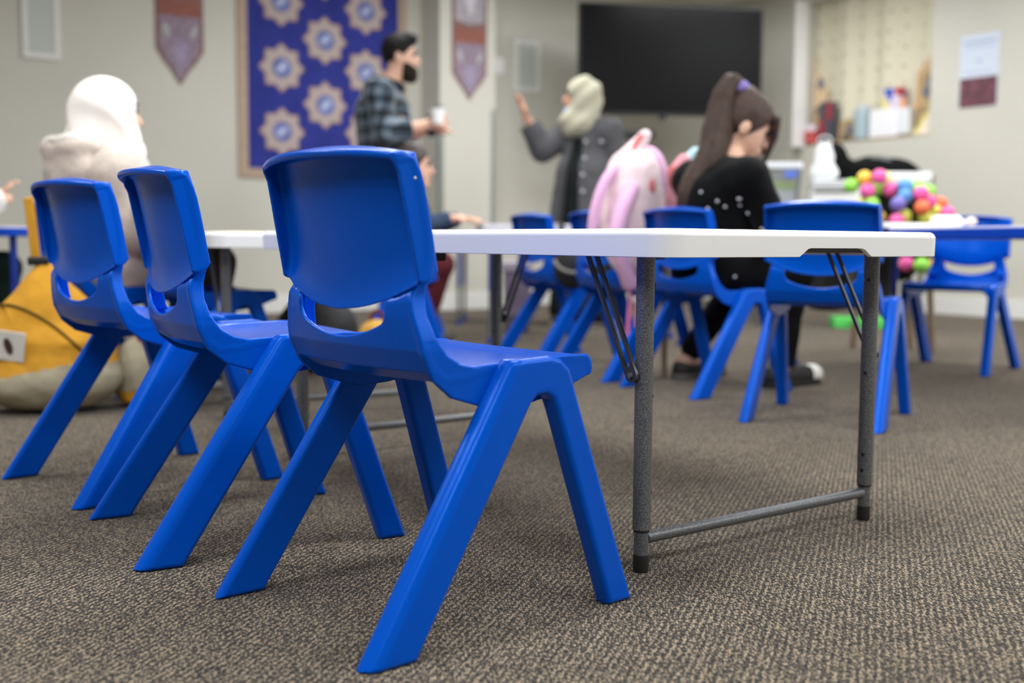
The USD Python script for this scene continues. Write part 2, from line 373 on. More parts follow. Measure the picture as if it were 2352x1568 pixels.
# ---------------------------------------------------------------- the chair
CH = lin((0, 66, 176))
def chairmat():
    return usdkit.material(stage, '/World/Looks/blue_plastic', {
        't': ('texture_coordinate', {}), 'nb': ('noise_texture', {'scale': 900., 'detail': 2.}), 'b': ('bump', {'strength': .35, 'distance': .0004}),
        'n2': ('noise_texture', {'scale': 6., 'detail': 3.}),
        'rr': ('map_range', {'from_min': .3, 'from_max': .7, 'to_min': .17, 'to_max': .25}),
        'p': ('principled_bsdf', {'base_color': (.0003, .080, .54), 'roughness': .3, 'specular_ior_level': .55, 'specular_tint': (.12, .30, 1.)})},
        [('t.object', 'nb.vector'), ('nb.fac', 'b.height'), ('b.normal', 'p.normal'), ('t.object', 'n2.vector'), ('n2.fac', 'rr.value'), ('rr.result', 'p.roughness')], surface='p.BSDF')
BLUE = chairmat()
y0_, z0_, ty, tz = -.129, .488, -.2005, .9797
flange = polysd([(-.001, -.002), (.010, -.007), (.024, -.004), (.033, .004), (.034, .115), (.031, .135), (.026, .150), (.017, .1625), (.008, .1655), (-.003, .1645), (-.0045, .152), (-.001, .140)])
def sd_back(p):
    x, y, z = np.abs(p[:, 0]), p[:, 1], p[:, 2]
    v = (y - y0_) * ty + (z - z0_) * tz; w = (y - y0_) * tz - (z - z0_) * ty
    X = .1725 - .03 * v; xe = np.minimum(x / X, 1.2); q = 1 - xe * xe
    side = rint(flange(w, v), np.abs(x - (X - .003)) - .003, .0022)
    vb = -.003 - .038 * q; vt = .164 + .017 * np.maximum(q, 0) ** .8
    fl = np.exp(-np.maximum(v - vb, 0) / .024)
    ws = .029 - .036 * q - .020 * fl * (1 - .35 * q)
    ws = ws - .018 * np.exp(-np.maximum(vt - v, 0) / .012) * q
    pan = np.abs(w - ws) / np.sqrt(1 + (.068 * xe / X) ** 2 * .03 / .03 * .17 + .3 * fl) - .0035
    pan = rint(rint(pan, x - (X - .001), .002), np.maximum(vb - v, v - vt + .004), .0025)
    wr = -.003 - .036 * q; wf = .0285
    vv = v - (vt - .0058)
    lx, lv = np.abs(w - (wr + wf) / 2) - (wf - wr) / 2, np.abs(vv) - .0058
    lip = smax(rint(rint(lx, lv, .0052), x - X, .003), (vv - .0058 + .72 * (w - .012)) * .8, .008)
    # rounded front shoulder of the lip
    return smin(smin(side, pan, .010), lip, .005)
BAND = [(-.128, .502), (-.131, .470), (-.129, .441), (-.1215, .388), (-.105, .354), (-.074, .329), (-.034, .3165), (.0, .306), (.06, .309), (.12, .318), (.15, .330), (.186, .343),
        (.192, .352), (.190, .366), (.182, .3725), (.14, .374), (.06, .372), (.0, .371), (-.035, .3695), (-.058, .3745), (-.081, .388), (-.098, .411), (-.106, .439), (-.105, .466), (-.099, .490), (-.098, .502)]
band = polysd(BAND)
CEN = [(-.1235, .502), (-.1265, .47), (-.1245, .44), (-.117, .396), (-.104, .3675), (-.082, .3535), (-.047, .3555), (0, .3655), (.06, .3685), (.14, .3705), (.178, .369), (.1865, .360), (.188, .347)]
def sd_shell(p):
    x, y, z = np.abs(p[:, 0]), p[:, 1], p[:, 2]
    s = np.clip((z - .39) / .09, 0, 1); s = s * s * (3 - 2 * s)
    hx = .171 - .019 * s
    xe = np.minimum(x / hx, 1.1); q = np.maximum(1 - xe * xe, 0)
    side = rint(band(y, z), np.abs(x - (hx - .004)) - .004, .0025)
    g = np.clip((-.02 - y) / .07, 0, 1); g = g * g * (3 - 2 * g)
    yy = y + g * .021 * q; zz = z + (1 - g) * .007 * q * np.clip((.19 - y) / .06, 0, 1)
    sh = linesd(CEN, yy, zz) - .0035
    sh = rint(sh, x - hx + .001, .002)
    zs = .4065 + .022 * (x / .1) ** 2
    cut = smax(x - .107, zs - z, .016)
    sh = smax(sh, -cut, .004)
    up = rint(rint(band(y, z) + .0005, np.abs(x - (hx - .0215)) - .0215, .004), .405 - z, .004)
    d = smax(smin(smin(side, sh, .006), smax(up, -cut, .004), .004), x - hx, .003)
    return smax(d, (-.1335 + .8 * np.maximum(z - .463, 0) - 1.2 * np.maximum(.463 - z, 0) - y) * .7, .006)
AFR = polysd([(-.240, .0), (.006, .370), (.014, .3765), (.085, .3785), (.106, .373), (.1225, .358), (.2425, .0), (.192, .0), (.0945, .300), (.088, .316), (.076, .3245), (.058, .3235), (.046, .313), (-.162, .0)])
def sd_leg(p):
    x, y, z = p[:, 0], p[:, 1], p[:, 2]
    xc = .180 + (.372 - z) * .046
    d = rint(AFR(y, z) , (np.abs(x - xc) - .0165) * .998, .0085)
    # rounded outer rear arris of the rear leg
    e = (y - (-.240 + z * .665)) / 1.2
    bev = (-(e) * .75 + (x - xc - .0165) * .66 + .0075)
    d = smax(d, bev, .008)
    return smax(d, .0 - z, .002)
def build_chair(label, loc, rot):
    c = thing('moulded_chair', label, 'chair', loc, rot, GCH)
    obj('backrest', surfnet(sd_back, (-.185, -.235, .425), (.185, -.085, .685), .0024), BLUE, c)
    obj('seat', surfnet(sd_shell, (-.185, -.175, .295), (.185, .205, .512), .0034), BLUE, c)
    v, f, n = surfnet(sd_leg, (.15, -.255, -.006), (.235, .255, .392), .0032)
    for sx in (1, -1):
        cy = v[f].mean(1); front = cy[:, 1] > .066
        for keep in (~front, front):
            ff = f[keep]; u, inv = np.unique(ff, return_inverse=True); ff = inv.reshape(ff.shape)
            if sx < 0: ff = ff[:, ::-1]
            obj('leg', (v[u] * [sx, 1, 1], ff, n[u] * [sx, 1, 1]), BLUE, c)
    return c
GCH = "moulded blue plastic children's chairs"
CHAIRS = [
 ('blue plastic chair nearest the camera, white speck on its back edge', -.13677, 1.67001, -48.61),
 ('blue plastic chair second from the front of the row at the white table', -.50683, 2.08489, -59.34),
 ('blue plastic chair third in the row, directly in front of the yellow backpack', -.83367, 2.51220, -46.43),
 ('blue plastic chair with the yellow backpack hanging on it and a woman seated', -1.456, 3.944, -46),
 ('blue plastic chair tucked under the second white table beside the seated woman', -1.030, 3.750, -55),
 ('blue plastic chair seen squarely from behind, close past the table end', .979, 3.473, -28.7),
 ('blue plastic chair the girl in the black sweater sits on', .708, 4.136, -57),
 ('blue plastic chair with the pink plush backpack hung on it', .455, 4.597, -60),
 ('blue plastic chair farthest along the row, left of the pink backpack', .210, 5.170, -62.9),
 ('blue plastic chair at the far right facing the camera across the blue table', 1.929, 4.891, 139.8),
 ('blue plastic chair under the small child in dark red trousers', -.57, 5.75, -88),
 ('blue plastic chair at the left edge under the child in white fleece', -2.44, 4.62, -62),
]
lb, x, y, a = CHAIRS[1]
CSRC = P(build_chair(lb, (x, y, 0), a))
for i, (lb, x, y, a) in enumerate(CHAIRS):
    if i == 1: continue
    o = dup(CSRC, 'moulded_chair', lb, (x, y, 0), a, GCH, 'chair', instance=i > 0)
    if i == 0:
        obj('paint_speck', T(trimesh.creation.icosphere(2, .0022), (.1685, -.1335, .6185)), M('speck_white', (225, 225, 220), .6), o, label='white paint speck on the side edge')
# ---------------------------------------------------------------- folding tables
PLW = M('table_plastic', (236, 237, 239), .42, bump=.00006, bscale=500)
def hammer(name, c):
    b = np.array(lin(c))
    return usdkit.material(stage, f'/World/Looks/{name}', {
        't': ('texture_coordinate', {}), 'v': ('noise_texture', {'scale': 420., 'detail': 2.}),
        'r': ('rgb_ramp', {'ramp': [(.36, tuple(b * .62)), (.5, tuple(b)), (.66, tuple(b * 1.5))]}), 'b': ('bump', {'strength': .8, 'distance': .0006}),
        'p': ('principled_bsdf', {'roughness': .34, 'metallic': .35, 'specular_ior_level': .5})},
        [('t.object', 'v.vector'), ('v.fac', 'r.fac'), ('r.color', 'p.base_color'), ('v.fac', 'b.height'), ('b.normal', 'p.normal')], surface='p.BSDF')
GREYM = hammer('hammered_grey', (98, 100, 104)); RUBB = M('black_rubber', (18, 18, 18), .6)
TT = .56
def rrect(x0, y0, x1, y1, r, n=8):
    return sbox(x0 + r, y0 + r, x1 - r, y1 - r).buffer(r, quad_segs=n)
def ring_pts(x0, y0, x1, y1, r, n=10):
    pts = []
    for cx, cy, t0 in ((x1 - r, y1 - r, 0), (x0 + r, y1 - r, PI / 2), (x0 + r, y0 + r, PI), (x1 - r, y0 + r, 1.5 * PI)):
        for t in np.linspace(t0, t0 + PI / 2, n): pts.append((cx + r * math.cos(t), cy + r * math.sin(t)))
    return np.array(pts)
def slab(x0, y0, x1, y1, r, prof):
    """prof: list of (inset, z) from bottom to top; closed loft of a rounded rectangle."""
    rings = [np.c_[ring_pts(x0 + i, y0 + i, x1 - i, y1 - i, max(r - i, .002)), np.full(40, z)] for i, z in prof]
    v = np.vstack(rings + [[[(x0 + x1) / 2, (y0 + y1) / 2, prof[0][1]]], [[(x0 + x1) / 2, (y0 + y1) / 2, prof[-1][1]]]]); f = []
    for k_ in range(len(rings) - 1):
        for j in range(40):
            a, b = k_ * 40 + j, k_ * 40 + (j + 1) % 40; f += [[a, b, b + 40], [a, b + 40, a + 40]]
    e = len(rings) * 40
    for j in range(40): f += [[e, (j + 1) % 40, j], [e + 1, e - 40 + j, e - 40 + (j + 1) % 40]]
    return trimesh.Trimesh(v, f, process=False)
def man(m): return m3.Manifold(m3.Mesh(np.asarray(m.vertices, np.float32), np.asarray(m.faces, np.uint32)))
def round_prof(h, r, r2=.003):
    t = np.linspace(0, PI / 2, 7)
    return [(r2 * (1 - math.sin(a)), -h + r2 * (1 - math.cos(a))) for a in t[:4]] + [(r * (1 - math.cos(a)), -r + r * math.sin(a)) for a in t]
def folding_table(label, loc, rot):
    """local x = across (e), y = along (n); origin at the near left leg's foot."""
    c = thing('folding_table', label, 'table', loc, rot, 'white folding tables')
    w, L, ov, oe = .5973, 1.2191, .0661, .1120
    x0, x1, y0, y1 = -ov, w + ov, -oe, L + oe
    out = man(slab(x0, y0, x1, y1, .045, [(i, z + TT) for i, z in round_prof(.0445, .012)]))
    inn = man(slab(x0 + .010, y0 + .010, x1 - .010, y1 - .010, .036, [(0, TT - .06), (0, TT - .022)]))
    top = out - inn
    for yc, s in ((y0, 1), (y1, -1)):
        cx = .342 if s > 0 else .256
        pg = Polygon([(cx - .1, -.06), (cx - .1, -.0445), (cx - .088, -.0375), (cx - .078, -.031), (cx - .070, -.0295), (cx + .068, -.0295), (cx + .078, -.032), (cx + .09, -.04), (cx + .099, -.0445), (cx + .099, -.06)])
        nt = man(T(ext(pg, .04, 'xz', .02), (0, yc, TT))); top = top - nt
    obj('tabletop', top, PLW, c, smooth=28, label='white blow-moulded top')
    for yy, s in ((0, 1), (L, -1)):
        for xx, ox in ((0, -1), (w, 1)):
            lg = obj('leg', cyl((xx, yy, .071), (xx, yy, TT - .018), .0148, n=32), GREYM, c)
            obj('lower_tube', cat(cyl((xx, yy, .022), (xx, yy, .075), .0120, n=28)), GREYM, lg)
            obj('collar', cyl((xx, yy, .0675), (xx, yy, .0712), .0135, n=28), RUBB, lg)
            obj('foot_cap', lathe([(0, 0), (.0115, 0), (.0128, .002), (.0128, .027), (.0122, .029), (0, .029)], 28).apply_translation([xx, yy, 0]), RUBB, lg, label='black rubber foot')
            for zh in (.100, .131, .29, .47):
                obj('pin_hole', cyl((xx - ox * .0139, yy - .004, zh), (xx - ox * .0150, yy - .004, zh), .0036, n=12), RUBB, lg)
            # slotted brace on the outer side of the leg
            bxo = xx + ox * .021; a_, b_ = np.array([yy + s * .006, .325]), np.array([yy + s * .118, TT - .022])
            d_ = b_ - a_; Lb = np.linalg.norm(d_); ang = math.atan2(d_[1], d_[0])
            st = shapely.LineString([(0, 0), (Lb, 0)]).buffer(.0125, quad_segs=8).difference(shapely.LineString([(.02, 0), (Lb - .02, 0)]).buffer(.0065, quad_segs=6))
            m = ext(st, .006); m.apply_translation([0, 0, -.003]); v = m.vertices
            yz = np.c_[v[:, 0] * math.cos(ang) - v[:, 1] * math.sin(ang) + a_[0], v[:, 0] * math.sin(ang) + v[:, 1] * math.cos(ang) + a_[1]]
            m = trimesh.Trimesh(np.c_[bxo + v[:, 2], yz], m.faces, process=False)
            br = obj('brace', m, M('brace_steel', (70, 73, 80), .35, metal=.5), c)
            obj('rivet', cyl((xx + ox * .010, a_[0], a_[1]), (xx + ox * .027, a_[0], a_[1]), .005, n=14), GREYM, br)
        obj('crossbar', cyl((.010, yy, .055), (w - .010, yy, .055), .0098, n=24), GREYM, c)
        obj('top_tube', cyl((-.03, yy, TT - .030), (w + .03, yy, TT - .030), .009, n=16), M('brace_steel', (70, 73, 80)), c)
    for xx in (x0 + .055, x1 - .055):
        obj('latch', rbx((xx - .02, L * .5 - .022, TT - .062), (xx + .02, L * .5 + .022, TT - .024), .004), RUBB, c, label='black latch block under the top')
    return c
TSRC = P(folding_table('white folding table in front, its near end and grey legs in full view', (.21402, 1.81515, 0), 37.04))
dup(TSRC, 'folding_table', 'white folding table standing behind the first, beside the seated woman', (-.8460, 3.3350, 0), 28.0, 'white folding tables', 'table')
# ---------------------------------------------------------------- activity tables (blue edge band, pale top)
TBLUE = M('table_edge_blue', (6, 66, 180), .45, spec=.2); TPALE = M('table_top_pale', (214, 214, 224), .35); TLEGB = M('table_leg_blue', (16, 48, 140), .4)
TLEGG = M('table_leg_grey', (110, 116, 122), .35, metal=.5)
def activity_table(label, loc, rot, w, L, z, edge=TBLUE, legs=None, rim=.006, drop=.040):
    c = thing('activity_table', label, 'table', loc, rot)
    obj('tabletop', slab(0, 0, w, L, .05, [(0.004, z - drop + .002), (0.004, z - .002), (.006, z)]), TPALE, c)
    ring = man(slab(0, 0, w, L, .05, [(.003, z - drop), (0, z - drop + .004), (0, z - rim - .002), (.003, z - rim)])) - man(slab(.005, .005, w - .005, L - .005, .045, [(0, z - 1), (0, z + 1)]))
    obj('edge_band', ring, edge, c, label='blue edge band' if edge is TBLUE else None)
    for x, y in legs or ((.08, .12), (w - .08, .12), (.08, L - .12), (w - .08, L - .12)):
        l = obj('leg', cyl((x, y, z * .45), (x, y, z - drop + .003), .0145, n=18), TLEGB, c)
        obj('lower_tube', cyl((x, y, .03), (x, y, z * .47), .0115, n=16), TLEGG, l)
        obj('glide', lathe([(0, 0), (.019, 0), (.021, .012), (.014, .034), (0, .036)], 18).apply_translation([x, y, 0]), TLEGB, l)
    return c
activity_table('blue-edged activity table at the right, white bottle and paper on it', (1.155, 5.05, 0), -166.1 + 0, .62, 1.83, .597) if False else None
def place_table(label, corner, ydir, w, L, z, **k):
    """corner = left corner when looking along ydir; local y runs along ydir, x to the right of it."""
    ang = math.degrees(math.atan2(ydir[1], ydir[0])) - 90
    return activity_table(label, (*corner, 0), ang, w, L, z, **k)
# right one: runs from near right to far left
T5 = place_table('blue-edged activity table at the right with paper and a bottle on it', (1.60, 3.27), (-.24, .97), .60, 1.83, .597, legs=((.05, 1.70), (.05, .14), (.53, .14), (.53, 1.70)))
T3 = place_table('blue-edged activity table at the left edge beside the woman in the cream coat', (-3.2, 4.52), (.02, 1.), 1.225, .70, .585, legs=((1.19, .06), (1.16, .62), (.1, .1), (.1, .6)))
T4 = place_table('pale activity table in the middle distance where the small child sits', (-.19, 5.82), (.02, 1.), 1.15, .62, .626, edge=TPALE, legs=((.075, .09), (.075, .54), (1.07, .09), (1.07, .54)))
T7 = place_table('far pale table on thin dark legs by the wall column', (-.42, 7.22), (.05, 1.), .9, .55, .55, edge=TPALE, drop=.03, legs=((.07, .07), (.07, .48), (.83, .07), (.83, .48)))
# ---------------------------------------------------------------- things on the far left wall
def wall_left_thing(name, label, c, a, z, b=0.): return thing(name, label, c, W(a, b, z), RZL)
def wall_right_thing(name, label, c, b, z): return thing(name, label, c, W(0, b, z), RZR)
def speaker(label, a, z, w, h):
    t = wall_left_thing('wall_speaker', label, 'speaker', a, z)
    fr = man(T(rbx((-w / 2, -.018, -h / 2), (w / 2, 0, h / 2), .006))) if False else rbx((-w / 2, -.018, -h / 2), (w / 2, .0, h / 2), .006)
    iw = w / 2 - w * .15; fr = fr - m3.Manifold.cube([2 * iw, .02, h - w * .3], True).translate([0, -.018, 0])
    obj('frame', fr, TRIM, t, label='white frame')
    obj('grille', rbx((-iw, -.013, -h / 2 + w * .15), (iw, -.004, h / 2 - w * .15), .002), M('grille_grey', (194, 199, 196), .6, var=.05, scale=400), t, label='grey-green grille')
speaker('white-framed speaker grille at the top left of the wall', 6.047, 2.06, .235, .72)
speaker('white-framed speaker grille between the column and the television', 2.207, 2.0, .27, .43)
t = wall_left_thing('switch_plate', 'small white switch plate right of the column', 'switch', 2.488, 1.985)
obj('plate', rbx((-.05, -.008, -.065), (.05, 0, .065), .004), M('plate_white', (240, 240, 244), .4), t); obj('rocker', rbx((-.018, -.012, -.035), (.018, -.006, .035), .003), M('plate_white', (240, 240, 244)), t)
# tapestry
t = wall_left_thing('wall_tapestry', 'large blue wall hanging with rows of pale star medallions and a tan border', 'tapestry', 4.04, .99)
BLUT = M('tapestry_blue', (50, 57, 136), .85, var=.12, scale=5, bump=.001, bscale=300, sheen=.2)
TAN = M('tapestry_border', (180, 158, 140), .9, var=.16, scale=55)
Hh = 1.74
obj('cloth', bx((-.615, -.012, .066), (.615, -.002, Hh)), BLUT, t, label='deep blue cloth')
for nm, lo, hi in (('border', (-.685, -.014, 0), (-.612, -.002, Hh)), ('border', (.612, -.014, 0), (.685, -.002, Hh)), ('border', (-.612, -.014, 0), (.612, -.002, .068))):
    obj(nm, bx(lo, hi), TAN, t)
STAR = M('medallion_tan', (178, 163, 160), .9, var=.10, scale=60); RED = M('medallion_rim', (162, 132, 126), .9, var=.1, scale=80)
ROUN = M('medallion_blue', (104, 114, 168), .9, var=.35, scale=30); ROUNL = M('medallion_pale', (170, 178, 210), .9, var=.2, scale=30)
def star(R, r=.80, n=8):
    p = []
    for k_ in range(n):
        for dt, q in ((-.26, .80), (-.10, .83), (0, 1.0), (.10, .83), (.26, .80), (.3927, .775)):
            a = PI / 2 + 2 * PI * k_ / n + dt; p.append((R * q * math.cos(a), R * q * math.sin(a)))
    return Polygon(p)
def star8(R):
    s_ = sbox(-R * .74, -R * .74, R * .74, R * .74)
    return s_.union(affinity.rotate(s_, 45)).intersection(Point(0, 0).buffer(R))
for cx, zs in ((-.352, (.340, .803, 1.275)), (-.007, (.557, 1.032, 1.505)), (.332, (.36, .825, 1.285))):
    for z_ in zs:
        s_ = obj('medallion', T(ext(star8(.176), .003, 'xz', -.012), (cx, 0, z_)), RED, t)
        obj('star_field', T(ext(star8(.160), .0025, 'xz', -.0145), (cx, 0, z_)), STAR, s_)
        obj('roundel', T(ext(Point(0, 0).buffer(.073), .002, 'xz', -.0165), (cx, 0, z_)), ROUN, s_)
        m_ = affinity.rotate(affinity.scale(Point(0, 0).buffer(.05), 1, .55), 35).union(affinity.translate(affinity.scale(Point(0, 0).buffer(.03), .6, 1.2), .012, .01))
        obj('roundel_motif', T(ext(m_, .0015, 'xz', -.0182), (cx, 0, z_)), ROUNL, s_)
# banners
def banner(label, a, b, ztip, zsh, w, top):
    t = thing('wall_banner', label, 'banner', W(a, b, 0), RZL)
    hw = w / 2
    def shp(s, dz=0): return Polygon([(-hw * s, top), (-hw * s, zsh + dz), (-hw * .62 * s, zsh - (zsh - ztip) * .40 + dz), (-hw * .42 * s, zsh - (zsh - ztip) * .55 + dz), (0, ztip + dz * 2.2), (hw * .42 * s, zsh - (zsh - ztip) * .55 + dz), (hw * .62 * s, zsh - (zsh - ztip) * .40 + dz), (hw * s, zsh + dz), (hw * s, top)])
    obj('cloth', ext(shp(1.0), .006, 'xz', -.003), M('banner_rust', (138, 106, 104), .9, var=.14, scale=30, sheen=.2), t)
    obj('field', ext(shp(.84, .012).intersection(sbox(-1, 0, 1, zsh + .26)), .002, 'xz', -.009), M('banner_mauve', (148, 132, 148), .9, var=.25, scale=38), t)
    obj('band', ext(sbox(-hw * .86, zsh + .23, hw * .86, zsh + .34), .002, 'xz', -.0095), M('banner_red', (150, 100, 90), .9, var=.12, scale=40), t)
    if top > zsh + .36:
        obj('band', ext(Polygon([(-hw * .86, top - .003), (-hw * .86, zsh + .40), (0, zsh + .37), (hw * .86, zsh + .40), (hw * .86, top - .003)]), .002, 'xz', -.0095), M('banner_grey', (176, 170, 178), .9, var=.3, scale=25), t)
        obj('band', ext(Polygon([(-hw * .55, top - .004), (0, zsh + .43), (hw * .55, top - .004)]), .002, 'xz', -.0115), M('banner_white', (214, 210, 220), .9), t)
    for sx in (-1, 1):
        obj('motif', ext(affinity.translate(affinity.rotate(affinity.scale(Point(0, 0).buffer(.05), .42, 1.), -18 * sx), sx * hw * .58, zsh + .13), .0015, 'xz', -.011), M('banner_pale', (176, 176, 178), .9, var=.2, scale=40), t)
    obj('motif', ext(affinity.translate(affinity.scale(Point(0, 0).buffer(.09), .55, 1.1), 0, zsh - .02), .0015, 'xz', -.011), M('banner_lilac', (158, 146, 172), .9, var=.25, scale=45), t)
banner('rust and mauve pointed banner on the left wall beside the tapestry', 5.136, 0, 1.607, 1.847, .335, 2.45)
banner('rust and mauve pointed banner on the column', 2.957, .30, 1.636, 1.842, .315, 2.50)
# television on a swing arm in the corner
tvc = np.array([1.256, 9.205]); 
t = thing('television', 'large black flat television on a wall arm, switched off', 'television', (*tvc, 1.985), 8.6)
BLK = M('black_gloss', (14, 14, 16), .18); BLKM = M('black_matt', (16, 16, 17), .55)
obj('bezel', rbx((-.757, -.03, -.432), (.757, .03, .432), .006) - m3.Manifold.cube([1.484, .02, .832], True).translate([0, -.031, .004]), BLKM, t)
obj('screen', rbx((-.743, -.0235, -.412), (.743, -.015, .420), .002), M('tv_screen', (9, 9, 11), .3, spec=.10), t)
obj('back_cover', rbx((-.5, .028, -.3), (.5, .075, .3), .02), BLKM, t)
obj('sensor', rbx((-.09, -.02, -.468), (-.035, .01, -.430), .006), BLKM, t)
obj('mount_arm', cat(bx((-.06, .07, -.12), (.06, .10, .12)), cyl((0, .09, 0), (.16, .55, 0), .022), cyl((.16, .55, 0), (.05, 1.02, 0), .022)), BLKM, t)
t = thing('sound_bar', 'black media box on a small bracket below the television', 'speaker', (1.0, 9.02, 1.352), 8.6)
obj('case', rbx((-.17, -.06, 0), (.11, .06, .062), .01), BLKM, t); obj('bracket', cat(cyl((-.03, .05, .03), (-.15, .85, .03), .016), bx((-.2, .80, -.04), (-.10, .86, .10))), BLKM, t)
# poster, outlet
t = wall_right_thing('wall_poster', 'sheet on the right wall, pale blue above a dark red picture', 'poster', 2.76, 1.83)
tilt = .0
obj('paper', bx((-.163, -.004, -.265), (.163, -.001, .272)), M('poster_paper', (206, 216, 232), .7), t)
obj('picture', bx((-.155, -.006, -.262), (.155, -.0035, -.045)), M('poster_red', (104, 58, 72), .6, var=.55, scale=14), t, label='dark red printed picture')
for z_, w_, h_ in ((.205, .135, .022), (.172, .12, .01), (.06, .02, .03), (-.01, .12, .01)):
    obj('print_line', bx((-w_, -.0052, z_), (w_, -.0038, z_ + h_)), M('poster_print', (176, 186, 210), .7), t)
t = wall_right_thing('outlet_cover', 'small brown wall plate above the ball pile', 'outlet', 2.335, 1.043)
obj('plate', rbx((-.075, -.012, -.03), (.075, 0, .03), .004), M('plate_brown', (128, 112, 88), .6), t); obj('socket', rbx((-.03, -.015, -.014), (.03, -.01, .014), .003), M('plate_dark', (80, 70, 58), .6), t)
# things on the sill of the opening: local frame of the window
def sill_thing(name, label, c, x, y=.05): 
    p = W(0, wb0 + x, wz0 + .002) + np.array([*(-A2 * y), 0]); return thing(name, label, c, p, RZR)
t = sill_thing('chequered_box', 'dark box with red and slate chequers on the sill', 'box', .235, .055)
obj('carton', rbx((-.075, -.035, 0), (.075, .035, .34), .004), M('slate', (70, 74, 88), .6), t)
for x0_, z0q, x1_, z1q in ((0.0, .19, .072, .33), (-.073, .06, -.005, .19)): obj('red_panel', bx((x0_, -.0375, z0q), (x1_, -.034, z1q)), M('panel_red', (150, 54, 62), .6), t)
t = sill_thing('paint_cup', 'red and white cup at the left end of the sill', 'cup', .085, .02)
obj('cup', lathe([(0, 0), (.052, 0), (.058, .10), (.05, .105), (0, .105)], 28), M('cup_red', (196, 80, 78), .5, var=.25, scale=20), t); obj('lid', lathe([(0, .103), (.05, .103), (.05, .150), (.03, .158), (0, .158)], 28), M('cup_white', (226, 214, 226), .5), t)
t = sill_thing('water_bottle', 'tall pale teal bottle on the sill', 'bottle', .60, .06)
obj('bottle', lathe([(0, 0), (.072, 0), (.075, .01), (.075, .23), (.06, .255), (0, .255)], 32), M('bottle_teal', (160, 180, 188), .4), t); obj('cap', lathe([(0, .253), (.04, .253), (.04, .29), (0, .292)], 24), M('cap_pale', (206, 210, 206), .5), t)
t = sill_thing('white_carton', 'white carton on the sill under the bright gift bag', 'box', .895, .05)
obj('carton', rbx((-.19, -.045, 0), (.09, .045, .225), .008), M('carton_white', (238, 238, 244), .5), t); obj('end_flap', rbx((.088, -.04, .01), (.19, .04, .22), .01), M('carton_white2', (226, 230, 234), .5), t)
t = sill_thing('gift_bag', 'bright multicoloured patterned bag standing behind the white carton', 'bag', .86, .125)
obj('bag', rbx((-.11, -.012, 0), (.11, .012, .40), .006), M('gift_white', (214, 200, 214), .6, var=.2, scale=12), t)
for c_, pts in (((44, 84, 190), [(-.11, .40), (0, .40), (-.03, .29), (-.06, .32)]), ((190, 60, 66), [(0, .40), (.1, .40), (.11, .33), (.02, .34)]), ((226, 214, 110), [(-.11, .34), (-.07, .30), (-.06, .22), (-.11, .24)]), ((236, 158, 96), [(.07, .31), (.11, .33), (.11, .22), (.06, .23)]), ((132, 168, 206), [(.02, .25), (.11, .22), (.11, .19), (0, .2)]), ((140, 60, 90), [(.07, .39), (.11, .38), (.11, .31), (.08, .3)])):
    obj('patch', ext(Polygon(pts), .003, 'xz', -.011), M('gift_%d_%d' % (c_[0], c_[1]), c_, .6), t)
t = sill_thing('yellow_pouch', 'cream pouch with a yellow edge at the right end of the sill', 'pouch', 1.195, .04)
obj('pouch', ext(Polygon([(-.085, 0), (.075, 0), (.075, .19), (.05, .15)]), .03, 'xz', .015), M('pouch_cream', (240, 226, 206), .7), t); obj('edge', ext(Polygon([(-.085, 0), (-.05, 0), (.075, .16), (.075, .20)]), .034, 'xz', .017), M('pouch_yellow', (226, 220, 130), .7), t)
t = sill_thing('green_tin', 'small dark green tin on the sill', 'tin', .455, .03); obj('tin', lathe([(0, 0), (.035, 0), (.035, .035), (0, .037)], 20), M('tin_green', (78, 82, 58), .6), t); obj('lid', lathe([(0, .036), (.037, .036), (.037, .046), (0, .048)], 20), M('tin_green2', (96, 98, 70), .5), t)

# ---------------------------------------------------------------- supply table far right
t = thing('supply_table', 'white supply table behind the girl, heaped with bins and bags', 'table', (1.45, 7.25, 0), -8)
obj('tabletop', slab(0, 0, 1.28, .75, .05, [(i, z + .74) for i, z in round_prof(.045, .012)]), PLW, t)
for x in (.14, 1.14):
    for y in (.10, .65): obj('leg', cyl((x, y, 0), (x, y, .70), .015, n=16), GREYM, t)
    obj('crossbar', cyl((x, .10, .12), (x, .65, .12), .01, n=12), GREYM, t)
def on_supply(name, label, c, X, Y, z=.74, rot=-8): return thing(name, label, c, (X, Y, z), rot)
t = on_supply('storage_bin', 'clear plastic bin with lime green contents and a white lid', 'bin', 1.70, 7.45)
CLEAR = usdkit.material(stage, '/World/Looks/clear_plastic', {'g': ('glossy_bsdf', {'roughness': .1}), 't': ('transparent_bsdf', {'color': (.93, .95, .97)}), 'd': ('diffuse_bsdf', {'color': (.75, .78, .82)}), 'm0': ('mix_closure', {'fac': .10}), 'fr': ('fresnel', {'IOR': 1.45}), 'm': ('mix_closure', {})},
    [('t.transparent', 'm0.closure1') if False else ('t.BSDF', 'm0.closure1'), ('d.BSDF', 'm0.closure2'), ('m0.closure', 'm.closure1'), ('g.BSDF', 'm.closure2'), ('fr.fac', 'm.fac')], surface='m.closure')
obj('tub', man(slab(-.17, -.12, .17, .12, .03, [(.02, 0), (0, .28)])) - man(slab(-.166, -.116, .166, .116, .027, [(.02, .004), (0, .3)])), CLEAR, t)
obj('contents', rbx((-.13, -.095, .145), (.13, .095, .205), .02), M('lime', (196, 226, 110), .6, var=.15, scale=30), t, label='lime green contents'); obj('paper_fill', rbx((-.135, -.1, .006), (.135, .1, .144), .01), M('fill_white', (236, 238, 238), .6), t)
obj('lid', slab(-.18, -.13, .18, .13, .03, [(0, .28), (0, .30), (.01, .318)]), M('lid_pale', (214, 218, 226), .3), t); obj('catch', rbx((.06, -.137, .215), (.14, -.126, .262), .006), M('catch_blue', (88, 116, 214), .4), t, label='blue catch')
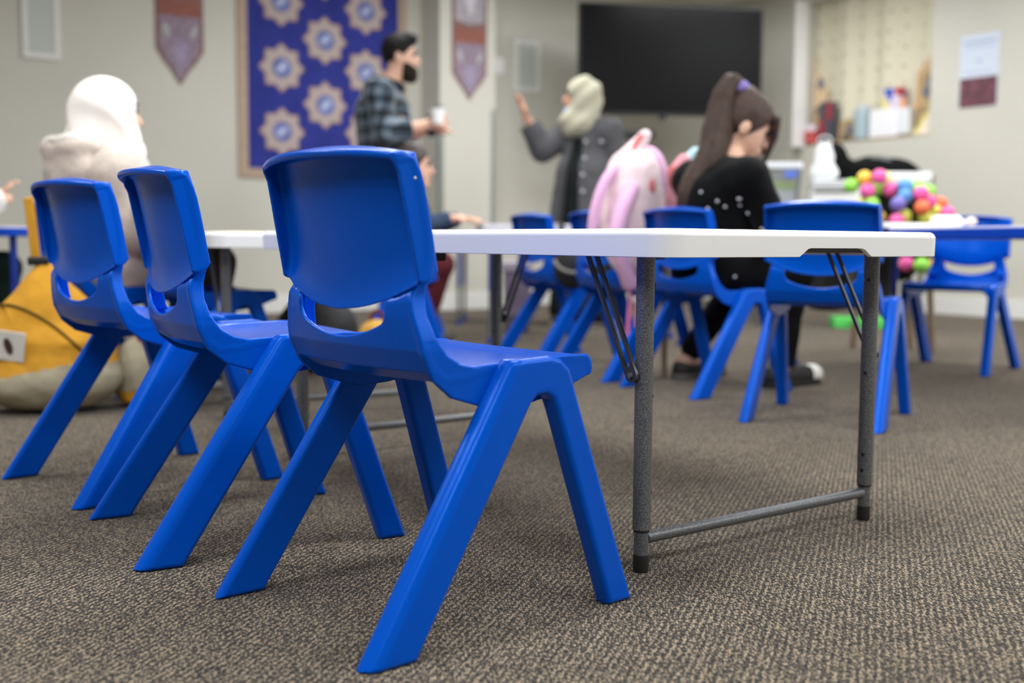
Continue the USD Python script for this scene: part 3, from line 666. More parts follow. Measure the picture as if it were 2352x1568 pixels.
t = on_supply('paper_tray', 'white tray with a dark slot beside the clear bin', 'tray', 2.04, 7.30)
obj('tray', rbx((-.13, -.1, 0), (.17, .1, .15), .012), M('tray_white', (228, 230, 230), .5), t); obj('slot', rbx((-.12, -.106, .12), (.10, -.098, .138), .003), M('slot_dark', (40, 46, 46), .6), t); obj('rim', rbx((-.13, -.105, .15), (.17, .1, .20), .01), M('tray_grey', (206, 208, 212), .5), t)
t = on_supply('shoulder_bag', 'black bag slumped over the supply table', 'bag', 2.33, 7.52, .752)
def sd_bag(p): return smin(smin(ell(p, (-.20, .0, .33), (.085, .09, .12)), ell(p, (.08, 0, .24), (.27, .12, .12)), .06), ell(p, (0, 0, .12), (.28, .12, .115)), .05) + wrinkle(p, .03, 9)
obj('body', surfnet(sd_bag, (-.42, -.2, -.02), (.42, .2, .55), .012), M('bag_black', (9, 10, 11), .8, bump=.003, bscale=30), t); obj('zip_edge', tube(spline([(.02, -.05, .335), (.12, -.06, .33), (.22, -.07, .26), (.26, -.08, .18)], 14), .012), M('bag_grey', (110, 112, 116), .6), t)
t = on_supply('paper_bag', 'white crumpled paper bag in front of the black bag', 'bag', 1.99, 7.30, .965)
def sd_pb(p): return smin(ell(p, (0, 0, .10), (.062, .05, .12)), ell(p, (.0, 0, .02), (.085, .06, .06)), .04) + wrinkle(p, .025, 14, 3)
obj('body', surfnet(sd_pb, (-.13, -.1, -.05), (.13, .1, .28), .008), M('paper_white', (240, 242, 244), .7), t); obj('handle', tube(spline([(-.03, 0, .2), (-.03, 0, .25), (.03, 0, .25), (.03, 0, .2)], 14), .004), M('paper_white', (240, 242, 244)), t)
t = on_supply('white_box', 'flat white box at the right end of the supply table', 'box', 2.50, 7.20, .74, -4)
obj('carton', rbx((-.17, -.1, 0), (.10, .12, .185), .008), M('tray_white', (228, 230, 230)), t); obj('lid', rbx((-.185, -.11, .18), (.115, .13, .245), .01), M('lid_white', (246, 247, 250), .5), t)
# ---------------------------------------------------------------- ball pile
NETB = M('net_black', (24, 26, 24), .8)
t = thing('ball_stand', 'dark fabric hamper on wooden legs carrying the coloured balls', 'stand', (1.90, 5.62, 0), 0)
def sd_core(p): return ell(p, (0, .04, .58), (.19, .16, .23)) + wrinkle(p, .02, 12)
obj('hamper', surfnet(sd_core, (-.3, -.2, .3), (.3, .3, .85), .012), NETB, t)
for x, y in ((-.13, -.1), (.13, -.1), (-.12, .16), (.12, .16)): obj('leg', cyl((x * 1.25, y, 0), (x, y, .50), .016, n=14), M('leg_wood', (128, 108, 88), .6, var=.15, scale=40), t)
BALLC = {'y': ('yellow', (226, 232, 92)), 'g': ('lime green', (150, 226, 84)), 'p': ('pink', (238, 96, 170)), 'o': ('orange', (244, 118, 72)), 'b': ('blue', (88, 152, 214)), 'a': ('amber', (240, 200, 70)), 'v': ('violet', (122, 110, 190)), 'l': ('pale yellow', (238, 240, 150))}
BALLS = [(1966, 425, 'g'), (1990, 408, 'a'), (2016, 406, 'p'), (2043, 408, 'l'), (1992, 438, 'p'), (2020, 432, 'g'), (2044, 434, 'p'), (2070, 428, 'b'), (2062, 452, 'b'), (2112, 430, 'g'), (2124, 440, 'g'), (2092, 446, 'p'), (2145, 445, 'p'), (2116, 464, 'p'),
         (2168, 466, 'o'), (2090, 478, 'o'), (2040, 470, 'v'), (2062, 498, 'y'), (2112, 502, 'y'), (2140, 486, 'y'), (2038, 508, 'p'), (2158, 490, 'p'),
         (2040, 600, 'g'), (2066, 603, 'p'), (2090, 606, 'g'), (2116, 610, 'y'), (2128, 608, 'a'), (2028, 622, 'y'), (2172, 600, 'p'), (2000, 470, 'g'), (2010, 500, 'a'), (1990, 470, 'y')]
def ball_pos(u, v):
    xz = np.array([(u - 1176) / F_PX, 0]); Y = 5.50
    X = (u - 1176 - (v - 784) * -.00664) / F_PX * Y * 1.0
    z = CAM_H + (559 - v) / F_PX * Y
    # sit on the hamper's ellipsoid
    dx, dz = (X - 1.90) / .22, (z - .58) / .26
    d = 1 - min(dx * dx + dz * dz, 1.); return X, 5.66 - .19 * math.sqrt(d) - .04, z
taken = []
ROW = [0 if v < 420 else 1 if v < 444 else 2 if v < 482 else 3 if v < 520 else 4 for _, v, _ in BALLS]
ROWN = ('top', 'second', 'third', 'fourth', 'lowest'); ORD = ('first', 'second', 'third', 'fourth', 'fifth', 'sixth', 'seventh', 'eighth', 'ninth', 'tenth')
RANK = [sum(1 for j in range(len(BALLS)) if ROW[j] == ROW[i] and (BALLS[j][0], j) < (BALLS[i][0], i)) for i in range(len(BALLS))]
for i, (u, v, c_) in enumerate(BALLS):
    X, Y, z = ball_pos(u, v); nm, col = BALLC[c_]
    for _ in range(30):
        q = [p for p in taken if np.linalg.norm(np.subtract(p, (X, Y, z))) < .0735]
        if not q: break
        Y -= .008
    taken.append((X, Y, z))
    lb = f'{nm} plastic ball, {ORD[RANK[i]]} from left in the {ROWN[ROW[i]]} row of the ball pile'
    bp = obj('plastic_ball', ball((X, Y, z), .0365, 3), M('ball_' + nm.replace(' ', '_'), col, .4), None, True, label=lb, cat='ball', group='coloured plastic balls')
# things on the right table
t = thing('squeeze_bottle', 'white squeeze bottle lying on the blue-edged table', 'bottle', (1.66, 4.33, .597), 10)
bm = lathe([(0, 0), (.024, 0), (.026, .006), (.026, .10), (.014, .118), (.009, .125), (.009, .14), (0, .14)], 24); bm.apply_transform(trimesh.transformations.rotation_matrix(PI / 2, [0, 1, 0]))
obj('bottle', T(bm, (-.06, 0, .026)), M('bottle_white', (236, 234, 232), .4), t); tm = lathe([(0, 0), (.012, 0), (.017, .02), (.012, .035), (0, .036)], 20); tm.apply_transform(trimesh.transformations.rotation_matrix(PI / 2, [0, 1, 0]))
obj('nozzle', T(tm, (.078, 0, .03)), M('nozzle_cream', (236, 214, 196), .5), t)
obj('paper_stack', T(rbx((-.16, -.1, 0), (.16, .1, .02), .003), (1.47, 4.30, .597), .3), M('paper_stack', (240, 238, 234), .7), label='stack of white paper on the right blue-edged table', cat='paper')
obj('paper_sheet', T(bx((-.2, -.14, 0), (.2, .14, .004)), (-.76, 3.68, TT), .49), M('paper_yellowish', (240, 228, 186), .7), label='cream paper lying on the second white table', cat='paper')
t = thing('foam_mat', 'bright green foam block on the carpet near the right wall', 'mat', (2.23, 7.25, 0), -6)
obj('block', rbx((-.17, -.1, 0), (.17, .1, .07), .008), M('foam_green', (86, 206, 96), .6), t)
obj('label_strip', bx((-.1, -.104, .02), (.1, -.098, .045)), M('foam_green_dark', (70, 180, 80), .6), t)
t = thing('storage_box', 'lavender plastic box on the floor under the pale far table', 'box', (.02, 6.75, 0), 0)
obj('tub', rbx((-.07, -.1, .10), (.09, .1, .36), .01), M('lavender', (150, 140, 168), .5), t); obj('lid', rbx((-.08, -.11, .355), (.10, .11, .42), .01), M('lavender_pale', (196, 190, 208), .5), t); obj('base', rbx((-.06, -.09, 0), (.08, .09, .11), .01), M('lavender_dark', (96, 92, 110), .5), t)
A3 = lambda *q: np.array(q, float)
# ---------------------------------------------------------------- bags
YEL = M('canvas_yellow', (198, 144, 46), .8, var=.14, scale=9, bump=.002, bscale=60, sheen=.2); BEI = M('canvas_beige', (160, 152, 131), .85, var=.14, scale=12, bump=.003, bscale=40)
t = thing('yellow_backpack', 'mustard yellow and beige backpack hanging from a blue chair down to the carpet', 'backpack', (-1.445, 3.50, 0), 14)
def sd_yb(p):
    z = p[:, 2]
    up = np.clip((z - .22) / .24, 0, 1)
    hw = .205 - .15 * up ** 1.3; hd = .115 - .075 * up
    q = np.stack([p[:, 0] / hw * .2, p[:, 1] / hd * .11, z], 1)
    d = ell(q, (0, 0, .225), (.2, .11, .25))
    d = smin(d, ell(p, (.0, -.01, .10), (.215, .125, .09)), .05)
    return smax(d + wrinkle(p, .03, 8) + .010 * np.sin(p[:, 0] * 34 + p[:, 1] * 9) * up, .012 - z, .02)
v, f, n = surfnet(sd_yb, (-.27, -.18, -.01), (.27, .18, .52), .009)
cz = v[f].mean(1); low = cz[:, 2] < .125 + .035 * np.sin(cz[:, 0] * 7 + .6)
for nm, keep, m_ in (('upper_body', ~low, YEL), ('lower_body', low, BEI)):
    u, inv = np.unique(f[keep], return_inverse=True); obj(nm, (v[u], inv.reshape(-1, 4), n[u]), m_, t, label='mustard canvas upper part' if m_ is YEL else 'beige canvas bottom')
def on_yb(x, z, off=.0):
    y = np.linspace(-.3, 0, 400); d = sd_yb(np.stack([np.full(400, x), y, np.full(400, z)], 1)); i = np.argmax(d < 0); return (x, y[i] - off, z)
obj('piping', tube([on_yb(x, z) for x, z in zip(np.linspace(-.135, .165, 26), .335 - .2 * np.clip(np.linspace(-.1, 1, 26), 0, 1) ** 1.7)], .0055, 8), M('piping_olive', (84, 66, 24), .8), t)
px, py, pz = on_yb(-.095, .215, .004)
lab = obj('label_patch', T(rbx((-.042, -.003, -.045), (.05, .003, .045), .003), (px, py, pz), rz=-.35, ry=.12), M('patch_white', (196, 194, 188), .8), t, label='white label patch')
obj('print', T(ext(affinity.rotate(affinity.scale(Point(0, 0).buffer(.02), .6, 1.3), 18), .002, 'xz', -.003), (px, py, pz), rz=-.35), M('patch_dark', (64, 48, 44), .8), lab)
obj('strap', T(rbx((-.0145, -.006, 0), (.0145, .006, .19), .005), (-.030, .02, .475), ry=-.09), YEL, t, label='yellow hanging strap'); obj('buckle', rbx((-.05, -.02, .455), (.012, .018, .482), .006), BLKM, t)
obj('side_pocket', surfnet(lambda p: ell(p, (0, 0, 0), (.05, .085, .12)) + wrinkle(p, .015, 14), (-.08, -.12, -.15), (.08, .12, .15), .009), BEI, t) if False else None
t = thing('beige_bag', 'beige and mustard bag sagging on the carpet under the chair', 'bag', (-1.20, 3.62, 0), 5)
def sd_bb(p): return smax(ell(p, (0, 0, .10), (.085, .08, .125)) + wrinkle(p, .02, 12), .01 - p[:, 2], .02)
v, f, n = surfnet(sd_bb, (-.13, -.12, -.01), (.13, .12, .26), .008); cz = v[f].mean(1); low = (cz[:, 2] < .055) | (cz[:, 0] > .055)
for nm, keep, m_ in (('body', ~low, BEI), ('base_panel', low, YEL)):
    u, inv = np.unique(f[keep], return_inverse=True); obj(nm, (v[u], inv.reshape(-1, 4), n[u]), m_, t)
obj('pink_pouch', surfnet(lambda p: ell(p, (.04, .0, .225), (.05, .05, .03)) + wrinkle(p, .012, 20), (-.05, -.08, .17), (.12, .08, .28), .007), M('pouch_pink', (150, 52, 84), .7), t)
# pink plush backpack
PLUSH = M('plush_pale', (248, 224, 230), .9, var=.05, scale=14, bump=.003, bscale=120, sheen=.6); PLILAC = M('plush_lilac', (236, 186, 226), .9, var=.06, scale=14, bump=.003, bscale=120, sheen=.6)
PINK = M('plush_pink', (236, 130, 176), .9, sheen=.4); CORAL = M('plush_coral', (222, 126, 128), .9, sheen=.4); HOT = M('plush_hot', (222, 72, 150), .8)
t = thing('pink_backpack', 'pale pink plush animal backpack with lilac straps hanging on a blue chair', 'backpack', (.452, 4.43, 0), 18)
def sd_pb1(p):
    d = smin(ell(p, (.01, 0, .66), (.135, .11, .17)), ell(p, (.02, 0, .81), (.095, .09, .10)), .08)
    return smin(d, ell(p, (.01, -.01, .52), (.10, .085, .12)), .06) + wrinkle(p, .012, 12)
obj('body', surfnet(sd_pb1, (-.18, -.16, .36), (.2, .16, .95), .009), PLUSH, t)
obj('mane', surfnet(lambda p: smin(ell(p, (.085, .02, .80), (.075, .085, .115)), ell(p, (.11, .02, .66), (.045, .06, .15)), .06), (-.02, -.1, .45), (.2, .14, .96), .009), PLILAC, t, label='lilac plush mane')
obj('ear', surfnet(lambda p: cap(p, (-.01, -.01, .86), (.055, -.02, .95), .046, .024), (-.06, -.08, .8), (.12, .06, .99), .007), PLUSH, t); obj('ear_lining', surfnet(lambda p: cap(p, (-.005, -.035, .885), (.03, -.035, .945), .016, .012), (-.05, -.08, .84), (.08, .02, .98), .006), CORAL, t)
obj('ear', surfnet(lambda p: ell(p, (.045, -.085, .75), (.026, .024, .045)), (0, -.13, .68), (.1, -.04, .82), .006), CORAL, t)
def strap(pts, w, m_): obj('strap', surfnet(lambda p: np.min([cap(p * [1, 1, 1], a, b, w) for a, b in zip(pts[:-1], pts[1:])], axis=0), np.min(pts, 0) - .05, np.max(pts, 0) + .05, .008), m_, t)
strap(spline([(-.04, -.02, .84), (-.12, -.06, .78), (-.17, -.07, .66), (-.175, -.06, .55)], 10), .020, PLILAC)
strap(spline([(-.03, -.09, .74), (-.085, -.125, .65), (-.105, -.13, .55), (-.075, -.115, .46), (-.03, -.09, .38)], 12), .031, PLILAC)
obj('bow', rbx((.05, -.10, .50), (.115, -.06, .60), .02), HOT, t, label='hot pink tag'); obj('pendant_strap', cat(cyl((.03, -.06, .44), (.015, -.05, .20), .008), cyl((-.005, -.05, .42), (-.02, -.05, .16), .007)), PINK, t)
t = thing('plush_wing', 'pink plush wing with white and cyan tip beside the girl', 'toy', (.655, 4.50, .66), 10)
obj('wing', surfnet(lambda p: smin(cap(p, (-.07, 0, .06), (.02, 0, .20), .045, .028), cap(p, (-.05, 0, .02), (-.06, 0, .12), .04), .03), (-.15, -.08, -.05), (.1, .08, .28), .007), M('plush_salmon', (230, 160, 172), .9, sheen=.4), t)
obj('wing_panel', surfnet(lambda p: ell(p, (-.035, -.040, .13), (.03, .016, .05)), (-.08, -.06, .06), (.05, .02, .2), .006), CORAL, t); obj('tip', surfnet(lambda p: cap(p, (.03, 0, .2), (.065, 0, .235), .022, .02), (-.02, -.05, .15), (.12, .05, .28), .006), M('plush_cyan', (190, 226, 236), .9), t); obj('foot', ball((-.045, 0, .0), .032, 2), M('plush_amber', (236, 176, 100), .9), t)
obj('peg', cyl((-.04, .02, -.66), (-.045, .02, -.01), .012, n=12), M('leg_wood', (128, 108, 88)), t, label='wooden peg it sits on')
# black bags
def softbag(name, label, c, loc, rot, r, m_, strap_pts, amp=.02, sm=None):
    t = thing(name, label, c, loc, rot); r = np.array(r)
    def fn(p): return smax(ell(p, (0, 0, r[2] * .92), r) + wrinkle(p, amp, 9, 2), .006 - p[:, 2], .02)
    obj('body', surfnet(fn, (-r[0] * 1.3, -r[1] * 1.3, -.02), (r[0] * 1.3, r[1] * 1.3, r[2] * 2.2), .01), m_, t)
    obj('strap', tube(spline(strap_pts, 16), .010, 8), sm or m_, t); return t
softbag('black_backpack', 'black backpack on the carpet seen through the gap of the nearest chair', 'backpack', (-.80, 4.62, 0), 20, (.17, .13, .17), M('bag_black2', (26, 27, 30), .7), [(-.05, -.05, .3), (-.06, -.05, .40), (.05, -.05, .40), (.05, -.05, .3)])
softbag('yellow_toy_bag', 'yellow and brown soft bag on the carpet near the small child', 'bag', (-.60, 4.98, 0), 0, (.085, .07, .10), M('toy_yellow', (222, 172, 84), .8, var=.3, scale=10), [(-.03, 0, .17), (0, 0, .23), (.04, .02, .17)], .015, M('toy_brown', (112, 60, 36), .8))
t = thing('black_satchel', 'black satchel with a grey strap hung between two far blue chairs', 'bag', (.262, 4.93, 0), -10)
obj('body', surfnet(lambda p: ell(p, (0, 0, .43), (.085, .05, .10)) + wrinkle(p, .012, 14), (-.13, -.1, .28), (.13, .1, .58), .009), M('bag_black2', (26, 27, 30)), t); obj('strap', tube(spline([(-.075, -.045, .46), (-.04, -.06, .42), (.02, -.062, .405), (.08, -.05, .41)], 14), .009, 8), M('strap_grey', (120, 118, 112), .7), t); obj('hook_strap', tube(spline([(-.03, 0, .5), (-.07, .1, .62), (-.06, .16, .60)], 10), .008, 8), M('bag_black2', (26, 27, 30)), t)

t = thing('black_tote_bag', 'black bag hanging under the blue-edged table, right of the girl', 'bag', (1.43, 4.80, 0), 14)
obj('body', surfnet(lambda p: np.linalg.norm(np.maximum(np.abs(p - A3(0, 0, .385)) - A3(.14 + .0, .02, .085), 0), axis=1) - .042 + wrinkle(p, .025, 9), (-.33, -.13, .22), (.33, .13, .56), .011), M('bag_black2', (26, 27, 30)), t)
for x in (-.1, .1): obj('handle', tube(spline([(x - .03, -.02, .47), (x - .02, 0, .553), (x + .02, 0, .553), (x + .03, -.02, .47)], 12), .007, 8), M('bag_black2', (26, 27, 30)), t)
obj('tag', rbx((-.055, -.082, .37), (-.015, -.070, .45), .004), M('strap_grey', (120, 118, 112)), t, label='grey tag')
# ---------------------------------------------------------------- people
SKIN = M('skin', (222, 176, 152), .5, var=.03, scale=20, sub=.15); SKIN2 = M('skin_tan', (206, 158, 132), .5, var=.03, scale=20, sub=.15)
EYEM = M('eye_dark', (40, 30, 26), .2); LIP = M('lip', (176, 104, 98), .5)
HAIRB = M('hair_black', (20, 18, 17), .6, spec=.2, var=.2, scale=60, bump=.003, bscale=140); HAIRBR = M('hair_brown', (62, 45, 38), .5, spec=.3, var=.25, scale=50, bump=.003, bscale=150)
DENIM = M('denim_black', (86, 86, 90), .9, var=.12, scale=60, bump=.002, bscale=300); DARKG = M('dress_dark', (30, 36, 36), .85); BLACKK = M('knit_black', (8, 9, 11), .95, bump=.003, bscale=120, sheen=.2)
class Head:
    def __init__(s, c, yaw=0, pitch=0, roll=0, k=1.0):
        s.c = np.array(c, float); s.R = rot3(math.radians(yaw), math.radians(pitch), math.radians(roll)); s.k = k
    def loc(s, p): return (p - s.c) @ s.R / s.k
    def out(s, q): return s.c + s.R @ (np.array(q, float) * s.k)
    def sd(s, p, kids=False):
        q = s.loc(p)
        d = ell(q, (0, -.012, .022), (.073, .092, .092))
        d = smin(d, ell(q, (0, .022, -.045), (.056, .066, .072)), .04)
        d = smin(d, cap(q, (0, .086, .005), (0, .104, -.024), .008, .012), .012)      # nose
        d = smin(d, ell(q, (0, .082, -.062), (.024, .016, .018)), .012)               # lips
        d = smin(d, ell(q, (0, .074, -.098), (.026, .020, .018)), .02)                # chin
        for sx in (-1, 1):
            d = smin(d, ell(q, (sx * .076, -.008, -.012), (.010, .020, .031)), .008)
            d = smax(d, -ell(q, (sx * .031, .098, .012), (.016, .014, .010)), .012)   # sockets
        return d * s.k
    def features(s, par, brow):
        m_ = [obj('eye', ball(s.out((sx * .031, .0775, .012)), .0115 * s.k, 2), EYEM, par, True) for sx in (-1, 1)]
        for sx in (-1, 1): obj('eyebrow', tube([s.out((sx * .016, .090, .034)), s.out((sx * .032, .090, .039)), s.out((sx * .050, .078, .033))], .0042 * s.k, 6), brow, par)
        obj('mouth', tube([s.out((-.02, .091, -.062)), s.out((0, .0985, -.060)), s.out((.02, .091, -.062))], .0045 * s.k, 6), LIP, par)
def hand(w, f, n, thumb=1, curl=.35, s=1.):
    w, f, n = (np.array(q, float) for q in (w, f, n)); f /= np.linalg.norm(f); n -= f * (n @ f); n /= np.linalg.norm(n); t = np.cross(n, f) * thumb
    B = []
    for off, ln in ((.030, .070), (.010, .079), (-.010, .073), (-.028, .057)):
        kn = w + s * (f * .085 + t * off); B.append((w + t * off * .5 * s, kn, .015 * s, .0115 * s))
        a = curl; p = kn
        for q_, l_ in ((.55, ln * .55), (1.5, ln * .5)):
            e = p + s * l_ * (f * math.cos(a * q_ * 1.2) - n * math.sin(a * q_ * 1.2) + t * off * 1.2); B.append((p, e, .0092 * s, .0080 * s)); p = e
    b0 = w + s * (f * .02 + t * .020); b1 = w + s * (f * .055 + t * .052 - n * .01); b2 = w + s * (f * .092 + t * .058 - n * .02)
    return B + [(b0, b1, .014 * s, .011 * s), (b1, b2, .0105 * s, .0085 * s)]
def bounds(bones, pad):
    P_ = np.array([q for b in bones for q in b[:2]]); r = max(max(b[2], b[3]) for b in bones); return P_.min(0) - r - pad, P_.max(0) + r + pad
def make_body(par, head, bones, hands, skin, h=.0065, neck=None):
    allb = bones + [b for H_ in hands for b in H_]
    lo, hi = bounds(allb, .02); hc = head.c; lo = np.minimum(lo, hc - .15); hi = np.maximum(hi, hc + .15)
    fb = bonesd(bones, .03); fhs = [(bonesd(H_, .008), *bounds(H_, .03)) for H_ in hands]
    def fn(p):
        d = smin(fb(p), head.sd(p), .02)
        for fh, l_, h_ in fhs:
            m_ = ((p > l_ - .05) & (p < h_ + .05)).all(1)
            if m_.any(): d[m_] = smin(d[m_], fh(p[m_]), .012)
        return d
    obj('body', surfnet(fn, lo, hi, h), skin, par)
def cloth(name, par, bones, grow, m_, h=.009, cuts=(), k=.035, amp=.012, sc=9, extra=None, label=None, seed=0):
    """a garment: the bones inflated, wrinkled and cut by (point, outward normal) planes."""
    lo, hi = bounds(bones, grow + .05 + amp)
    if extra is not None: lo, hi = np.minimum(lo, extra[1]), np.maximum(hi, extra[2])
    fb = bonesd(bones, k, grow)
    def fn(p):
        d = fb(p)
        if extra is not None: d = smin(d, extra[0](p), .03)
        d = d + wrinkle(p, amp, sc, seed)
        for q, nn, *lim in cuts:
            nn = np.array(nn, float) / np.linalg.norm(nn); s_ = (p - np.array(q)) @ nn
            if lim: s_ = np.where(np.linalg.norm(p - np.array(q), axis=1) < lim[0], s_, -1.)
            d = smax(d, s_, .006)
        return d
    return obj(name, surfnet(fn, lo, hi, h), m_, par, label=label)
def arm(sh, el, wr, s=1.): return [(sh, el, .047 * s, .040 * s), (el, wr, .038 * s, .026 * s)]
def leg(hp, kn, an, s=1.): return [(hp, kn, .078 * s, .056 * s), (kn, an, .054 * s, .036 * s)]
def foot(an, d, s=1.):
    an, d = np.array(an, float), np.array(d, float); b = np.array([an[0], an[1], .035 * s]); return [(b - d * .05 * s, b + d * .15 * s, .036 * s, .030 * s)]
def shoe(par, an, d, m_, sole, s=1., toe=None):
    b = foot(an, d, s * 1.08); fn = bonesd(b, .02, .006)
    lo, hi = bounds(b, .03)
    obj('shoe', surfnet(lambda p: smax(fn(p), .004 - p[:, 2], .006), lo, hi, .007), m_, par)
    obj('sole', surfnet(lambda p: np.maximum(fn(p * [1, 1, 0] + [0, 0, .035 * s]) - .004, np.maximum(p[:, 2] - .024 * s, .0005 - p[:, 2])), lo * [1, 1, 0] + [0, 0, -.03], hi, .007), sole, par)
    if toe is not None:
        c_ = b[0][1] + np.array([*(np.array(d) * .008)[:2], .0]); obj('toe_cap', surfnet(lambda p: smax(ell(p, c_, (.047 * s, .047 * s, .044 * s)), .022 - p[:, 2], .004), c_ - .07, c_ + .07, .006), toe, par)

# 1 woman in cream hooded coat, seen from behind
def woman_coat():
    t = thing('person', 'person in white headscarf and cream hooded fleece coat, seated with back turned', 'person', (-1.456, 3.944, 0), -46)
    H = Head((.045, .05, .968), yaw=-7, k=.95)
    hip, ch, nk = A3(0, .055, .455), A3(0, .045, .69), A3(.02, .03, .82)
    shL, shR = A3(-.20, .02, .75), A3(.17, .02, .75)
    aL, aR = arm(shL, A3(-.275, .05, .57), A3(-.07, .23, .60)), arm(shR, A3(.22, .06, .57), A3(.05, .24, .60))
    legs = leg(A3(-.085, .05, .45), A3(-.10, .40, .45), A3(-.10, .38, .08)) + leg(A3(.085, .05, .45), A3(.11, .40, .45), A3(.12, .40, .08))
    torso = [(hip, ch, .125, .12), (ch, nk, .10, .055), (nk, H.out((0, -.01, -.07)), .05, .048), (shL, shR, .06, .06), (hip + [-.08, 0, 0], hip + [.08, 0, 0], .10, .10)]
    hands = [hand(aL[1][1], (.8, .5, .05), (0, 0, 1), 1), hand(aR[1][1], (-.75, .6, .05), (0, 0, 1), -1)]
    make_body(t, H, torso + aL + aR + legs + foot(legs[1][1], A3(0, 1, 0)) + foot(legs[3][1], A3(0, 1, 0)), hands, SKIN)
    H.features(t, HAIRBR)
    COAT = M('fleece_cream', (212, 198, 188), .95, var=.06, scale=40, bump=.006, bscale=160, sheen=.5); COATL = M('fleece_light', (232, 224, 216), .95, bump=.010, bscale=110, sheen=.6)
    SC = M('scarf_white', (238, 232, 228), .8, sheen=.3)
    cloth('coat', t, torso[:2] + torso[3:] + aL + aR, .040, COAT, cuts=[(aL[1][1] - A3(-.03, .04, 0) * 1., A3(.16, .17, .03), .12), (aR[1][1] - A3(-.035, .04, 0), A3(-.17, .18, .02), .12), ((0, 0, .375), (0, 0, -1)), ((0, 0, .83), (0, 0, 1))], amp=.022, sc=7, label='cream fleece coat')
    # hood lying on the shoulders
    ring = spline([(-.15, .03, .845), (-.155, -.04, .86), (-.105, -.105, .850), (0, -.125, .845), (.11, -.085, .845), (.15, .0, .825), (.14, .09, .79)], 20)
    hood = lambda p: smin(np.min([cap(p, a, b, .028) for a, b in zip(ring[:-1], ring[1:])], axis=0), smax(ell(p, (0, -.07, .76), (.165, .075, .10)), (p - A3(0, -.085, .84)) @ A3(0, .25, .97), .02), .04) + wrinkle(p, .02, 12, 4)
    obj('hood', surfnet(hood, (-.28, -.26, .60), (.28, .18, .96), .009), COAT, t, label='fleece hood lying on the shoulders')
    rim = lambda p: np.min([cap(p, a, b, .021) for a, b in zip(ring[:-1] + [0, 0, .018], ring[1:] + [0, 0, .018])], axis=0) + wrinkle(p, .014, 22, 5)
    obj('hood_rim', surfnet(rim, (-.27, -.24, .72), (.27, .18, .96), .008), COATL, t, label='pale curly hood edge')
    for a_ in (aL, aR): obj('cuff', surfnet(lambda p: cap(p, a_[1][1] - (a_[1][1] - a_[1][0]) * .2, a_[1][1] - (a_[1][1] - a_[1][0]) * .1, .058) + wrinkle(p, .012, 22), a_[1][1] - .14, a_[1][1] + .1, .009), COATL, t)
    def scarf(p):
        q = H.loc(p)
        d = ell(q, (0, -.022, .020), (.098, .118, .112))
        d = smin(d, cap(q, (0, -.045, -.02), (-.01, -.075, -.20), .092, .115), .05)
        d = smin(d, ell(q, (.02, .035, -.125), (.08, .075, .08)), .05)
        d = d + .007 * np.sin(q[:, 2] * 42 + q[:, 0] * 60 + 3 * np.sin(q[:, 1] * 18)) * np.clip((.06 - q[:, 2]) / .1, 0, 1)
        return smax(d * H.k, -ell(q, (0, .125, -.008), (.064, .085, .082)) * H.k, .012)
    obj('headscarf', surfnet(scarf, H.c - .27, H.c + .2, .007), SC, t, label='white headscarf')
    cloth('trousers', t, legs + [(hip + [-.07, 0, 0], hip + [.07, 0, 0], .09, .09)], .014, M('trouser_taupe', (84, 76, 74), .9), cuts=[((0, 0, .07), (0, 0, -1))])
    for an in (legs[1][1], legs[3][1]): shoe(t, an, A3(0, 1, 0), M('shoe_dark', (40, 38, 38), .6), M('sole_pale', (190, 186, 180), .7))
woman_coat()

# 2 child at the left edge in white fleece, mostly outside the picture
def child_left():
    t = thing('person', 'person in fluffy white jacket cut off by the left picture edge', 'person', (-2.44, 4.62, 0), -62)
    H = Head((0, .05, .93), yaw=-10, pitch=-12, k=.88)
    hip, ch, nk = A3(0, .03, .44), A3(0, .03, .66), A3(0, .03, .80)
    shL, shR = A3(-.12, .03, .74), A3(.12, .03, .74)
    aL, aR = arm(shL, A3(-.17, .08, .56), A3(-.05, .16, .52), .8), arm(shR, A3(.17, .19, .66), A3(.115, .345, .70), .8)
    legs = leg(A3(-.07, 0, .43), A3(-.08, .33, .42), A3(-.08, .32, .07), .85) + leg(A3(.07, 0, .43), A3(.09, .33, .42), A3(.10, .33, .07), .85)
    torso = [(hip, ch, .105, .10), (ch, nk, .08, .04), (nk, H.out((0, -.01, -.07)), .036, .034), (shL, shR, .045, .045)]
    hands = [hand(aL[1][1], (.5, .9, 0), (0, 0, 1), 1, s=.75), hand(aR[1][1] + A3(0, -.015, .03), (.1, .75, .8), (0, -.7, .7), -1, .5, s=.5)]
    make_body(t, H, torso + aL + aR + legs + foot(legs[1][1], A3(0, 1, 0), .8) + foot(legs[3][1], A3(0, 1, 0), .8), hands, SKIN)
    H.features(t, HAIRBR)
    obj('hair', surfnet(lambda p: smax(smax(ell(H.loc(p), (0, -.03, .025), (.088, .105, .11)) * H.k, (H.loc(p) @ A3(0, .93, -.37) - .035), .015), -.10 - (p - H.c)[:, 2] , .01), H.c - .16, H.c + .16, .008), HAIRBR, t)
    WH = M('fleece_white', (240, 238, 236), .95, bump=.012, bscale=90, sheen=.6)
    cloth('jacket', t, torso[:2] + torso[3:] + aL + aR, .030, WH, cuts=[(aL[1][1] - A3(.02, .03, 0), A3(.14, .15, .02), .1), (aR[1][1] - A3(0, .03, .01), A3(-.055, .155, .04), .1), ((0, 0, .80), (0, 0, 1))], amp=.035, sc=16, label='fluffy white jacket')
    cloth('trousers', t, legs, .010, M('trouser_bottle', (20, 34, 30), .9), cuts=[((0, 0, .06), (0, 0, -1))])
    for an in (legs[1][1], legs[3][1]): shoe(t, an, A3(0, 1, 0), M('shoe_dark', (40, 38, 38)), M('sole_pale', (190, 186, 180)), .8)
